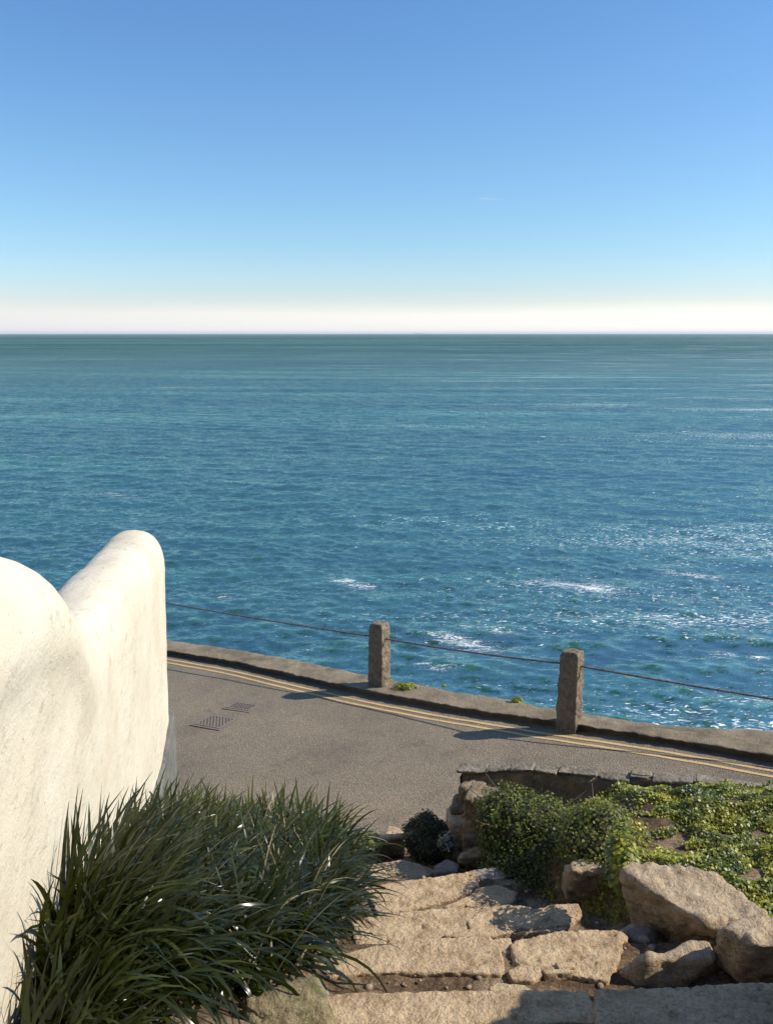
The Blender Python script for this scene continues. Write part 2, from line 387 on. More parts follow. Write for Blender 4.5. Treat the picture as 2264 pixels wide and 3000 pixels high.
    rr = math_n(nt, 'ADD', math_n(nt, 'MULTIPLY', fm, .5), .06)
    def noise_c(vec, det, ro, dist=.3):
        q = N(nt, 'ShaderNodeTexNoise'); q.inputs['Scale'].default_value = 1; q.inputs['Detail'].default_value = det
        q.inputs['Roughness'].default_value = ro; q.inputs['Distortion'].default_value = dist; nt.links.new(vec, q.inputs['Vector'])
        s_ = N(nt, 'ShaderNodeVectorMath', operation='SUBTRACT'); nt.links.new(q.outputs['Color'], s_.inputs[0]); s_.inputs[1].default_value = (.5, .5, .5)
        return s_.outputs[0]
    def vm(op, a, b_):
        q = N(nt, 'ShaderNodeVectorMath', operation=op); nt.links.new(a, q.inputs[0])
        if hasattr(b_, 'is_linked'): nt.links.new(b_, q.inputs[1])
        else: q.inputs[1].default_value = b_
        return q.outputs[0]
    # ripples too small to model tilt the surface: wind chop, ripples, and long low swell
    n1 = vm('MULTIPLY', noise_c(mapped(1.5, 3.0), 5, .65), (.9, 1.85, 0))
    n2 = vm('MULTIPLY', noise_c(mapped(7.0, 12.0, -.25), 4, .6), (.5, .7, 0))
    n3 = vm('MULTIPLY', noise_c(mapped(.25, .7, .2), 4, .6), (.12, .22, 0))
    pw = math_n(nt, 'ADD', math_n(nt, 'MULTIPLY', p2, .4), math_n(nt, 'ADD', math_n(nt, 'MULTIPLY', p1, .3), math_n(nt, 'MULTIPLY', p0, .3)))
    calm = ramp(nt, pw, [(.42, (.45, .45, .45)), (.58, (1.45, 1.45, 1.45))])
    # past some hundreds of metres the mesh no longer carries the chop, so the surface tilt takes it over
    ln = N(nt, 'ShaderNodeVectorMath', operation='LENGTH'); nt.links.new(pos, ln.inputs[0])
    far = N(nt, 'ShaderNodeMapRange'); nt.links.new(ln.outputs['Value'], far.inputs[0]); far.inputs[1].default_value = 150; far.inputs[2].default_value = 1500
    gain = math_n(nt, 'ADD', math_n(nt, 'MULTIPLY', far.outputs[0], .9), 1.0)
    tot = vm('MULTIPLY', vm('ADD', vm('ADD', n1, n2), n3), math_n(nt, 'MULTIPLY', calm, gain))
    shore = N(nt, 'ShaderNodeCombineXYZ'); nt.links.new(math_n(nt, 'ADD', math_n(nt, 'MULTIPLY', far.outputs[0], -.18), -.08), shore.inputs[1])
    tot = vm('ADD', tot, shore.outputs[0])
    nn = vm('ADD', geo.outputs['Normal'], tot)
    q = N(nt, 'ShaderNodeVectorMath', operation='NORMALIZE'); nt.links.new(nn, q.inputs[0])
    # a wave-tossed surface never mirrors fully at grazing angles: its reflectance levels off
    df = N(nt, 'ShaderNodeBsdfDiffuse'); nt.links.new(c, df.inputs['Color']); nt.links.new(q.outputs[0], df.inputs['Normal'])
    gl = N(nt, 'ShaderNodeBsdfGlossy'); gl.inputs['Color'].default_value = (.92, 1, .90, 1); nt.links.new(rr, gl.inputs['Roughness']); nt.links.new(q.outputs[0], gl.inputs['Normal'])
    fr = N(nt, 'ShaderNodeFresnel'); fr.inputs['IOR'].default_value = 1.33; nt.links.new(q.outputs[0], fr.inputs['Normal'])
    fk = math_n(nt, 'MULTIPLY', math_n(nt, 'MINIMUM', fr.outputs[0], math_n(nt, 'SUBTRACT', .46, math_n(nt, 'MULTIPLY', far.outputs[0], .26))), math_n(nt, 'SUBTRACT', 1.0, fm))
    mxs = N(nt, 'ShaderNodeMixShader'); nt.links.new(fk, mxs.inputs[0]); nt.links.new(df.outputs[0], mxs.inputs[1]); nt.links.new(gl.outputs[0], mxs.inputs[2])
    nt.links.new(mxs.outputs[0], out.inputs[0]); nt.nodes.remove(b)
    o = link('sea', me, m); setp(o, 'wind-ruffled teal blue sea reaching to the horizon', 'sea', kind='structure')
build_sea()

# ------------------------------------------------------------------ road, verge, kerb, lines, cliff
def poly3(pts): return np.array(pts)
KB = [(365, 1418), (430, 1428), (500, 1440), (600, 1463), (740, 1495), (850, 1518), (950, 1538), (1100, 1561), (1190, 1575), (1300, 1590), (1400, 1607), (1500, 1625), (1600, 1640), (1669, 1652)]
OE = [(365, 1381), (430, 1390), (500, 1400), (650, 1425), (760, 1450), (830, 1464), (900, 1478), (1000, 1495), (1100, 1510), (1200, 1530), (1300, 1540), (1400, 1550), (1500, 1557), (1669, 1565)]
KH = .095
kb = [at_road(*p)[:2] for p in KB]; oe = [at_road(*p, KH)[:2] for p in OE]
def extend(l, n=26, st=1.0, d0=None, d1=None):
    d0 = np.array(d0); d1 = np.array(d1)
    return [l[0] + d0 * st * (n - i) for i in range(n)] + l + [l[-1] + d1 * st * (i + 1) for i in range(n)]
kb = extend(kb, 26, 1.0, (-.80, .60), (.80, -.60)); oe = extend(oe, 26, 1.0, (-.80, .60), (.80, -.60))
def resample(l, step):
    l = np.array(l); d = np.concatenate([[0], np.cumsum(np.hypot(*np.diff(l, axis=0).T))])
    s = np.arange(0, d[-1], step)
    return np.stack([np.interp(s, d, l[:, 0]), np.interp(s, d, l[:, 1])], -1)
kbf = resample(kb, .04); oef = resample(oe, .04)
def smooth_line(l, n):
    k = np.ones(n) / n; p = np.pad(l, ((n // 2, n // 2), (0, 0)), 'edge')
    return np.stack([np.convolve(p[:, i], k, 'valid')[:len(l)] for i in (0, 1)], -1)
kbf = smooth_line(kbf, 41); oef = smooth_line(oef, 9)
nrm = np.gradient(kbf, axis=0); nrm /= np.linalg.norm(nrm, axis=1)[:, None]
side = np.stack([-nrm[:, 1], nrm[:, 0]], -1)                # towards the sea
if side[len(side) // 2][1] < 0: side = -side
def nz(p, s, seed=0): return mn.noise(Vector((p[0] / s, p[1] / s, seed)))
n_ = len(kbf)
oei = np.stack([np.interp(np.linspace(0, 1, n_), np.linspace(0, 1, len(oef)), oef[:, i]) for i in (0, 1)], -1)

# road: from the kerb back towards the steps, ending at the stair foot and the retaining wall
def near_edge(x):                                            # y of the road's near edge
    return 7.62 + .25 * min(0, 0) if x < .55 else 7.50 - .30 * (x - .73)
V = []; rows = 60
for i in range(0, n_, 6):
    k = kbf[i] + side[i] * .20
    for j in range(rows + 1):
        q = j / rows
        p = k - side[i] * (q ** 1.2 * 9.0)
        V.append((p[0], p[1], road_z(*p) + .012 * nz(p, 1.4, 2) + .004 * nz(p, .35, 5)))
nr = len(range(0, n_, 6)); idx = np.arange(nr * (rows + 1)).reshape(nr, rows + 1)
Fq = np.stack([idx[:-1, :-1], idx[:-1, 1:], idx[1:, 1:], idx[1:, :-1]], -1).reshape(-1, 4)
V = np.array(V)
cen = V[Fq].mean(1)
def wall_line_y(x): return 7.32 - .30 * (x - .73)
keep = np.array([(c[1] > (7.35 if c[0] < .7 else wall_line_y(c[0]) - .12)) and not (c[0] < -2.65 - .168 * (c[1] - 8.7) and c[1] < 8.5) for c in cen])
me = mesh_np('road', V, Fq[keep]); setp(link('road', me, M['tarmac']), 'worn grey tarmac lane', 'road', kind='structure')

# verge slab with its rough kerb face
prof_n = 22
V = []
for i in range(n_):
    k, s, o_ = kbf[i], side[i], oei[i]
    wv = o_ - k
    jk = .024 * nz(k, .25, 1) + .03 * nz(k, .08, 4); jo = .05 * nz(o_, .6, 7) + .03 * nz(o_, .12, 9)
    base = road_z(*k)
    kh = KH + .010 * nz(k, .3, 3)
    pts = [(k + s * (.12 + jk), base - .12), (k + s * (.12 + jk), base + kh * .6), (k + s * (.06 + jk), base + kh * .82), (k + s * (.022 + jk), base + kh)]
    for j in range(1, 13):
        t = j / 12; p = k + s * (.03 + jk * (1 - t)) + (wv - s * .03) * t + s * jo * t
        pts.append((p, road_z(*k) * (1 - t) + road_z(*o_) * t + kh - .06 * ss(2.4, 3.2, p[0]) * (1 if t > .55 else 0) + .012 * nz(p, .3, 11) + .010 * nz(p, .1, 12) - (.02 if j == 12 else 0)))
    oo = o_ + s * (.03 + jo); pts.append((oo, road_z(*o_) + KH - .10)); pts.append((oo + s * .04, road_z(*o_) - .35))
    V += [(p[0], p[1], z) for p, z in pts]
m_ = len(pts); idx = np.arange(n_ * m_).reshape(n_, m_)
Fq = np.stack([idx[:-1, :-1], idx[:-1, 1:], idx[1:, 1:], idx[1:, :-1]], -1).reshape(-1, 4)[:, ::-1]
me = mesh_np('verge', V, Fq); setp(link('verge', me, M['verge']), 'narrow concrete verge along the sea edge of the lane', 'verge', kind='structure')

# cliff face under the verge down into the water
V = []; lev = 26
for i in range(0, n_, 12):
    o_, s = oei[i], side[i]
    for j in range(lev + 1):
        t = j / lev; z = road_z(*o_) - .3 - t * (SEA * -1 + 3 - 5.5)
        p = o_ + s * (-.06 + t * 3.5 + (.5 * nz((o_[0], z), 1.7, 3) + .25 * nz((o_[0], z), .6, 8)) * min(1, t * 6))
        V.append((p[0], p[1], z))
nr = len(range(0, n_, 12)); idx = np.arange(nr * (lev + 1)).reshape(nr, lev + 1)
Fq = np.stack([idx[:-1, :-1], idx[:-1, 1:], idx[1:, 1:], idx[1:, :-1]], -1).reshape(-1, 4)[:, ::-1]
me = mesh_np('cliff', V, Fq); setp(link('cliff', me, M['cliff']), 'dark rock cliff dropping from the verge to the sea', 'cliff', kind='structure')

# outer ledge, lower than the verge, seen at the right end
led = [(1240, 1534), (1300, 1543), (1400, 1552), (1500, 1559), (1669, 1567)]
# double yellow lines
for off, nm in ((.13, 'inner'), (.27, 'outer')):
    V = []
    for i in range(n_):
        for q in (off + .006 * nz(kbf[i], .3, 20), off + .052 + .006 * nz(kbf[i], .3, 21)):
            p = kbf[i] - side[i] * q
            V.append((p[0], p[1], road_z(*p) + .012 * nz(p, 1.4, 2) + .004 * nz(p, .35, 5) + .006))
    idx = np.arange(n_ * 2).reshape(n_, 2)
    Fq = np.stack([idx[:-1, 0], idx[:-1, 1], idx[1:, 1], idx[1:, 0]], -1)
    me = mesh_np('yellow_line', V, Fq); setp(link('yellow_line', me, M['yellow']), 'worn yellow line painted along the kerb', 'road marking', kind='structure')

# ------------------------------------------------------------------ ground of the bank (steps, beds)
SY = [-9, 2.60, 2.98, 3.02, 3.50, 3.56, 4.30, 4.36, 4.98, 5.04, 5.92, 5.98, 6.60, 6.68, 7.35, 8.4, 30]
SZ = [1.6, -2.80, -2.84, -3.115, -3.135, -3.48, -3.50, -3.825, -3.845, -4.215, -4.235, -4.60, -4.62, -4.86, -4.99, -5.25, -5.25]
def xr(y): return float(np.interp(y, [2, 3.6, 4.0, 4.4, 5.2, 6.0, 7.0], [2.5, 2.25, 1.95, 1.66, 1.42, 1.15, .80]))
def face_x(y): return -2.385 - .168 * (y - 8.7)
def bed_z(x, y):
    b_ = -4.25 + (6.5 - y) * .47 + .05 * (x - 2)
    b_ += .16 * ss(5.4, 6.5, y)
    return b_ + .26 * ss(1.1, 2.3, x) * ss(4.6, 6.2, y) - .16 * ss(5.1, 4.3, y)
def ground_z(x, y):
    st = float(np.interp(y, SY, SZ))
    sm = -1.52 - .4625 * y if y < 7.3 else -4.90 - .2 * (y - 7.3)
    l = ss(-.25, -.6, x)
    z = st * (1 - l) + (sm - .02) * l + .26 * ss(.85, .1, x - face_x(y)) * ss(7.2, 5.5, y) * ss(2.0, 3.0, y)
    rz_ = road_z(x, y) - .05
    wl = wall_line_y(x)
    if y > (7.45 if x < .7 else wl): z = rz_
    elif x > .5:
        b_ = bed_z(x, y)
        r_ = ss(xr(y) - .05, xr(y) + .22, x)
        z = z * (1 - r_) + b_ * r_
    if x < face_x(y) - .7 and y < 8.6: z = max(z, z)
    return z
xs = np.concatenate([np.arange(-14, -2.4, .4), np.arange(-2.4, 4.2, .03), np.arange(4.2, 16, .4)])
ys = np.concatenate([np.arange(-9, 2.4, .3), np.arange(2.4, 7.7, .03), np.arange(7.7, 16, .4)])
V = np.array([(x, y, ground_z(x, y) + .014 * nz((x, y), .35, 1) + .012 * nz((x, y), .12, 2) + .007 * nz((x, y), .05, 3)) for y in ys for x in xs])
# past the kerb the ground stays under the verge
idx = np.arange(len(V)).reshape(len(ys), len(xs))
Fq = np.stack([idx[:-1, :-1], idx[:-1, 1:], idx[1:, 1:], idx[1:, :-1]], -1).reshape(-1, 4)
cen = V[Fq].mean(1)
kx_, ky_ = kbf[:, 0], kbf[:, 1]
keep = cen[:, 1] < np.interp(cen[:, 0], kx_, ky_) + .1
me = mesh_np('ground', V, Fq[keep]); setp(link('ground', me, M['soil']), 'bare brown soil of the sloping bank', 'ground', kind='structure')

# ------------------------------------------------------------------ stone helpers
def level_z(y): return float(np.interp(y, SY, SZ))
def slab(name, px, z, thick, mat, label, cat, group=None, voxel=.013, tilt=(0, 0), seed=1, amp=1.0, grow=0):
    pts = []
    for p in px:
        q = at_z(p[0], p[1], z)
        pts.append(q)
    c = np.mean(pts, 0)
    out = []
    dd = [q - c for q in pts]
    pts = [q + d / max(.05, np.linalg.norm(d)) * .024 for q, d in zip(pts, dd)]
    for q in pts:
        zz = z + tilt[0] * (q[0] - c[0]) + tilt[1] * (q[1] - c[1])
        d = q * (zz / q[2])
        out.append(tuple(d))
    me = prism(out, thick)
    me = remesh(me, voxel * .9, 0)
    rough(me, [(.007 * amp, .25, 'n'), (.005 * amp, .07, 'n'), (.006 * amp, .03, 'f'), (.011 * amp, .035, 'p')], seed)
    o = link(name, me, mat, origin=(c[0], c[1], z - thick))
    return setp(o, label, cat, group)
def rock(name, pts, mat, label, cat, group=None, voxel=.018, seed=1, amp=1.0, sm=1):
    me = remesh(hull(pts), voxel, sm)
    rough(me, [(.026 * amp, .30, 'n'), (.030 * amp, .22, 'r'), (.014 * amp, .09, 'r'), (.012 * amp, .04, 'f'), (.026 * amp, .06, 'p')], seed)
    c = np.mean(pts, 0); zb = min(p[2] for p in pts)
    o = link(name, me, mat, origin=(c[0], c[1], zb))
    return setp(o, label, cat, group)
G = 'stone slabs of the garden steps'
# nearest step
slab('step_slab', [(690, 2152), (774, 2141), (836, 2145), (990, 2145), (1139, 2138), (1252, 2137), (1262, 2150), (1283, 2170), (1288, 2206), (1000, 2208), (850, 2222), (712, 2230)], -3.10, .30, M['step'],
     'long sandy step slab across the bottom of the photo, crossed by a slanting shadow edge', 'step', G, tilt=(0, -.03), seed=11)
slab('step_slab', [(1294, 2136), (1400, 2135), (1560, 2130), (1669, 2124), (1790, 2118), (1790, 2222), (1500, 2212), (1293, 2214)], -3.07, .32, M['step'],
     'fully shaded step slab in the bottom right corner beside a narrow joint', 'step', G, tilt=(0, -.03), seed=12)
# second step
slab('step_slab', [(680, 2080), (765, 2055), (808, 2045), (929, 2030), (1050, 2023), (1070, 2037), (1079, 2065), (1081, 2090), (1072, 2102), (990, 2097), (845, 2095), (774, 2100), (700, 2112)], -3.47, .26, M['step'],
     'smooth broad sunlit slab of the second step, next to the strap-leaved clump', 'step', G, tilt=(.015, -.05), seed=13, amp=.8)
slab('step_slab', [(1109, 2040), (1130, 2027), (1207, 2015), (1345, 2008), (1348, 2024), (1332, 2046), (1327, 2078), (1305, 2112), (1200, 2094), (1117, 2076)], -3.47, .24, M['step'],
     'rough pitted sunlit slab of the second step, left of the boulders', 'step', G, tilt=(0, -.04), seed=14, amp=1.3)
slab('paving_stone', [(1103, 2097), (1128, 2087), (1158, 2090), (1163, 2102), (1146, 2112), (1113, 2111)], -3.45, .08, M['step'], 'small round pale stone bedded in the soil of the second step', 'stone', voxel=.011, seed=15, amp=.5)
slab('paving_stone', [(1180, 2094), (1222, 2092), (1226, 2098), (1185, 2101)], -3.44, .06, M['step'], 'thin pale sliver of stone in the soil of the second step', 'stone', voxel=.009, seed=16, amp=.4)
slab('paving_stone', [(1204, 2079), (1230, 2078), (1238, 2086), (1210, 2088)], -3.445, .06, M['step'], 'little pale stone tucked under the rough pitted slab', 'stone', voxel=.009, seed=17, amp=.4)
slab('paving_stone', [(1063, 2132), (1083, 2123), (1123, 2126), (1144, 2138), (1114, 2143), (1070, 2141)], -3.36, .16, M['step'], 'pale flat stone lying against the far edge of the nearest step', 'stone', voxel=.012, seed=18, amp=.6)
slab('paving_stone', [(1070, 2031), (1098, 2029), (1104, 2050), (1093, 2057), (1081, 2048)], -3.50, .12, M['step'], 'small broken stone between the two slabs of the second step', 'stone', voxel=.011, seed=19, amp=.6)
# third step
slab('step_slab', [(760, 1990), (848, 1974), (964, 1962), (1044, 1961), (1028, 1982), (1014, 1996), (1000, 2016), (930, 2033), (850, 2044), (780, 2052)], -3.82, .24, M['step'],
     'half shaded left slab of the third step, under drooping leaf tips', 'step', G, tilt=(0, -.04), seed=20, amp=1.1)
slab('step_slab', [(1049, 1960), (1100, 1958), (1145, 1961), (1143, 1974), (1110, 1999), (1060, 2008), (1021, 2007), (1016, 1990)], -3.81, .22, M['step'],
     'half shaded middle slab of the third step, between the left and right slabs', 'step', G, tilt=(0, -.03), seed=21, amp=.7)
slab('step_slab', [(1155, 1969), (1187, 1956), (1243, 1950), (1250, 1975), (1221, 1995), (1166, 2002), (1111, 2002), (1132, 1982)], -3.81, .22, M['step'],
     'sunlit right slab of the third step, rough and sandy', 'step', G, tilt=(0, -.05), seed=22, amp=1.2)
slab('paving_stone', [(960, 2019), (1040, 2006), (1102, 2004), (1107, 2011), (1060, 2019), (1000, 2023)], -3.80, .10, M['step'], 'long narrow edging stone in front of the middle slab of the third step', 'stone', voxel=.011, seed=23, amp=.5)
slab('paving_stone', [(1110, 2012), (1216, 2001), (1214, 2008), (1130, 2017)], -3.79, .10, M['step'], 'narrow bright edging stone in front of the third step\'s sunlit slab', 'stone', voxel=.010, seed=24, amp=.5)
# fourth step
slab('step_slab', [(790, 1914), (848, 1906), (933, 1897), (1012, 1883), (1031, 1894), (1029, 1911), (989, 1934), (930, 1949), (880, 1961), (820, 1971)], -4.21, .24, M['step'],
     'slab of the fourth step, sunlit on the left and shaded on the right', 'step', G, tilt=(0, -.04), seed=25)
slab('step_slab', [(1036, 1919), (1067, 1913), (1113, 1927), (1102, 1946), (1053, 1957), (1012, 1954), (1009, 1940)], -4.16, .20, M['step'],
     'flat grey-brown slab below the trailing shrub, just beyond the third step', 'step', G, seed=26, amp=.7)
slab('paving_stone', [(962, 1957), (1005, 1938), (1008, 1945), (979, 1961)], -4.14, .10, M['step'], 'small bright sliver of stone left of the flat slab below the trailing shrub', 'stone', voxel=.010, seed=27, amp=.5)
slab('paving_stone', [(1021, 1880), (1074, 1873), (1092, 1889), (1060, 1904), (1039, 1905)], -4.25, .18, M['greystone'], 'squarish grey stone at the foot of the trailing shrub', 'stone', voxel=.013, seed=28, amp=.7)
slab('step_slab', [(800, 1868), (870, 1858), (905, 1868), (937, 1879), (922, 1891), (845, 1902), (800, 1908)], -4.60, .20, M['step'], 'lowest step slab of the flight, in front of the dark round bush', 'step', G, seed=29, amp=.6)
slab('paving_stone', [(943, 1870), (964, 1857), (986, 1866), (984, 1878), (943, 1882)], -4.52, .16, M['greystone'], 'small grey stone in front of the dark round bush', 'stone', voxel=.013, seed=30, amp=.7)

# ------------------------------------------------------------------ boulders
def two(top, zt, bot, zb): return [tuple(at_z(x, y, zt)) for x, y in top] + [tuple(at_z(x, y, zb)) for x, y in bot]
top = [(1341, 1881), (1368, 1860), (1447, 1872), (1542, 1895), (1610, 1950), (1652, 1972), (1564, 1987), (1512, 1990), (1458, 1935), (1387, 1914)]
bot = [(1365, 1992), (1404, 2010), (1469, 2045), (1509, 2040), (1555, 2046)]
rock('boulder', two(top, -3.26, bot, -3.70) + [(2.25, 4.6, -3.7), (2.35, 4.2, -3.6)], M['boulder'], 'large flat-topped boulder at the corner of the planted bed', 'boulder', voxel=.02, seed=31, amp=.8)
rock('boulder', [tuple(at_z(x, y, -3.05)) for x, y in ((1560, 2005), (1600, 1985), (1690, 1985), (1760, 2040), (1640, 2040))] + [tuple(at_z(x, y, -3.42)) for x, y in ((1550, 2065), (1590, 2116), (1640, 2126), (1760, 2128))] + [(2.35, 3.9, -3.4)],
     M['boulder'], 'rounded boulder cut off by the right edge of the photo', 'boulder', voxel=.02, seed=32, amp=.8)
rock('boulder', two([(1395, 2070), (1440, 2055), (1500, 2038), (1530, 2042), (1540, 2070)], -3.34, [(1330, 2105), (1375, 2125), (1440, 2132), (1500, 2118), (1540, 2095), (1345, 2098)], -3.50), M['boulder'],
     'low wedge-shaped stone under the large flat-topped boulder', 'stone', voxel=.016, seed=33, amp=.7)
rock('boulder', two([(1335, 2015), (1370, 2002), (1405, 2012), (1400, 2035)], -3.52, [(1328, 2045), (1365, 2058), (1410, 2050), (1420, 2020)], -3.66), M['greystone'],
     'small grey stone between the rough pitted slab and the large boulder', 'stone', voxel=.016, seed=34, amp=.7)
rock('boulder', two([(1225, 1868), (1270, 1860), (1325, 1850), (1322, 1880), (1235, 1880)], -3.72, [(1215, 1915), (1228, 1942), (1290, 1950), (1318, 1940), (1325, 1890)], -4.05) + [(1.75, 5.7, -3.9)], M['boulder'],
     'upright mossy boulder below the trailing shrub', 'boulder', voxel=.018, seed=35, amp=.7)
rock('boulder', two([(820, 1812), (841, 1797), (869, 1793), (874, 1805)], -4.72, [(818, 1850), (872, 1852)], -5.0) + [tuple(at_z(840, 1800, -4.95) + np.array([0, .1, 0]))], M['step'],
     'upright brownish kerb stone at the foot of the steps beside the tarmac', 'stone', voxel=.014, seed=36, amp=.6)
rock('boulder', two([(536, 2152), (560, 2139), (676, 2116), (690, 2130), (705, 2175)], -2.98, [(528, 2240), (735, 2240), (560, 2170)], -3.1) + [(-.55, 3.3, -3.3), (-.2, 3.35, -3.3), (-.5, 2.9, -3.2), (-.15, 2.95, -3.2)], M['mossstone'],
     'mossy squared stone block at the foot of the strap-leaved clump', 'stone', voxel=.016, seed=37, amp=.7)
rock('boulder', two([(989, 1855), (1004, 1838), (1036, 1834), (1070, 1846)], -4.45, [(990, 1868), (1030, 1876), (1076, 1870)], -4.62) + [tuple(at_z(1040, 1835, -4.6))], M['boulder'], 'brown angular stone at the foot of the rubble wall', 'stone', voxel=.014, seed=38, amp=.6)
# unseen wall added on the sunny side, its top shaped to shade the nearest step
me = remesh(hull([(x, y, z) for x in (2.47, 3.02) for y, z in ((3.56, -3.4), (3.56, -1.60), (2.55, -.95), (-.2, -.25), (-.2, -3.0))]), .03, 2); rough(me, [(.05, .3, 'r'), (.03, .16, 'c')], 3)
setp(link('shade_wall', me, M['wallstone'], origin=(2.75, 1.55, -3.3)), 'unseen rubble wall added right of the view to shade the nearest step', 'wall')

# pebbles and crumbs of stone on the soil: nobody could count them
V = []; Fq = []
ico = bmesh.new(); bmesh.ops.create_icosphere(ico, subdivisions=1, radius=1)
iv = np.array([v.co[:] for v in ico.verts]); ifc = np.array([[v.index for v in f.verts] for f in ico.faces]); ico.free()
for i in range(520):
    if i < 300: x = random.uniform(-.35, 1.7); y = random.uniform(3.0, 7.2)
    elif i < 420: x = random.uniform(1.35, 1.95); y = random.uniform(3.55, 4.9)
    else: x = random.uniform(.5, 1.5); y = random.uniform(4.9, 6.6)
    s = random.choice([.006, .008, .01, .014, .02]) * random.uniform(.8, 1.3)
    p = iv * s * np.array([1.3, 1, .6]) * RNG.uniform(.75, 1.25, (len(iv), 3))
    a = random.uniform(0, 6.28); R_ = np.array([[math.cos(a), -math.sin(a), 0], [math.sin(a), math.cos(a), 0], [0, 0, 1]])
    V.append(p @ R_.T + np.array([x, y, ground_z(x, y) + s * .3])); Fq.append(ifc + len(iv) * i)
me = mesh_np('pebbles', np.concatenate(V), np.concatenate(Fq)); setp(link('pebbles', me, M['pebble'], smooth=False), 'small loose pebbles scattered on the soil of the steps', 'pebbles', kind='stuff')

# ------------------------------------------------------------------ white scalloped wall
HY = [-6, -2, 0, 1.5, 2.4, 3.0, 3.4, 3.7, 4.0, 4.3, 4.65, 5.1, 5.7, 6.3, 6.9, 7.5, 8.0, 8.4, 8.72]
HZ = [1.2, .55, -.15, -.52, -.65, -.76, -.88, -1.07, -1.36, -1.54, -1.63, -1.69, -1.72, -1.77, -1.84, -1.90, -1.93, -1.98, -2.08]
WT = .60
def build_wall():
    yy = np.concatenate([np.arange(-6, 2, .2), np.arange(2, 8.45, .05), 8.72 - .27 * np.cos(np.linspace(0, math.pi / 2, 14))[0:] ])
    yy = np.sort(np.unique(np.round(yy, 4)))
    hz = np.interp(yy, HY, HZ)
    k = np.hanning(11); k /= k.sum(); hz = np.convolve(np.pad(hz, 5, 'edge'), k, 'valid')
    V = []; NU = 40
    for y, H in zip(yy, hz):
        e = max(0, (y - 8.40) / .32); e = min(e, .999)
        sh = (1 - e ** 2.4) ** (1 / 2.4)
        hw = WT / 2 * max(.02, sh)
        bul = ss(4.55, 3.8, y) * .06
        cx = face_x(y) - WT / 2
        gz = ground_z(cx + .35, min(y, 8)) - .5
        rv = .40                                         # height over which the top rounds off
        Ht = H - (1 - sh) * .32
        ring = []
        for i in range(NU + 1):
            t = i / NU
            if t < .3: s_ = t / .3; ring.append((1, gz + (Ht - rv - gz) * s_))
            elif t > .7: s_ = (1 - t) / .3; ring.append((-1, gz + (Ht - rv - gz) * s_))
            else:
                a = (t - .3) / .4 * math.pi
                c_, s_ = math.cos(a), math.sin(a)
                ring.append((math.copysign(abs(c_) ** .72, c_), Ht - rv + rv * abs(s_) ** .95))
        for u, z in ring:
            bb = bul * ss(H - .62, H - .44, z) * abs(u)
            x = cx + u * (hw + bb)
            V.append((x + .03 * (z + 3.5), y, z))
    n1 = len(yy); idx = np.arange(n1 * (NU + 1)).reshape(n1, NU + 1)
    Fq = np.stack([idx[:-1, :-1], idx[:-1, 1:], idx[1:, 1:], idx[1:, :-1]], -1).reshape(-1, 4)
    me = mesh_np('wall', V, Fq)
    bm = bmesh.new(); bm.from_mesh(me); bmesh.ops.recalc_face_normals(bm, faces=bm.faces)
    if sum(f.normal.x for f in bm.faces if f.calc_center_median().x > face_x(f.calc_center_median().y) - .1) < 0:
        bmesh.ops.reverse_faces(bm, faces=bm.faces)
    bmesh.ops.subdivide_edges(bm, edges=[e for e in bm.edges if e.calc_length() > .09 and e.verts[0].co.y > 2.5], cuts=1, use_grid_fill=True)
    bm.to_mesh(me); bm.free()
    rough(me, [(.022, .8, 'n'), (.008, .25, 'n')], 5)
    root = empty('scalloped_wall', (face_x(6) - .3, 6, -4.6), 'thick white rendered wall with a rounded scalloped top beside the steps', 'wall')
    link('wall_body', me, M['white'], root)
    # grey plinth round the foot of its far end
    y0, y1, zt = 5.6, 8.70, -4.10
    pts = []
    for y in np.linspace(y0, y1 - .12, 12): pts.append((face_x(y) + .035, y))
    pts += [(face_x(y1) + .015, y1 - .02), (face_x(y1) - .04, y1 + .05), (face_x(y1) - .55, y1 + .05), (face_x(y1) - .55, y1 - .2)]
    for y in np.linspace(y1 - .3, y0, 10): pts.append((face_x(y) - .06, y))
    pm = prism([(x, y, zt) for x, y in pts], 0, [(x, y, -5.6) for x, y in pts])
    pm = remesh(pm, .02, 1); rough(pm, [(.006, .2, 'n'), (.004, .06, 'n')], 6)
    link('plinth', pm, M['plinth'], root)
build_wall()

# ------------------------------------------------------------------ granite posts and rails
def make_post(p, z, h, w1, w2, seed, label, lean=0):
    bm = bmesh.new(); ang = math.atan2(TY, TX)
    ca, sa = math.cos(ang), math.sin(ang); pts = []
    for zz, f in ((-.25, 1.04), (h - .06, .93), (h, .78)):
        for i, j in ((-1, -1), (1, -1), (1, 1), (-1, 1)):
            x, y = i * w1 / 2 * f, j * w2 / 2 * f
            pts.append((p[0] + x * ca - y * sa + lean * zz, p[1] + x * sa + y * ca, z + zz + (.012 * i if zz == h else 0)))
    bm.free()
    me = remesh(hull(pts), .014, 2)
    rough(me, [(.014, .12, 'n'), (.010, .045, 'f'), (.010, .03, 'p')], seed)
    o = link('granite_post', me, M['granite'], origin=(p[0], p[1], z))
    return setp(o, label, 'post', 'granite posts along the lane')
P1 = at_road(819, 1478, KH); P2 = at_road(1228, 1560, KH)
P0 = np.array([-4.75, 15.5, 0]); P0[2] = road_z(P0[0], P0[1]) + KH
P3 = np.array([6.3, 7.75, 0]); P3[2] = road_z(P3[0], P3[1]) + KH
h1 = at_y(819, 1345, P1[1])[2] - P1[2]; h2 = at_y(1228, 1403, P2[1])[2] - P2[2]
make_post(P1, P1[2], h1, .285, .21, 41, 'worn granite post with a slanted top, nearer the white wall')
make_post(P2, P2[2], h2 - .015, .27, .20, 42, 'square-topped granite post, right of the small verge plant')
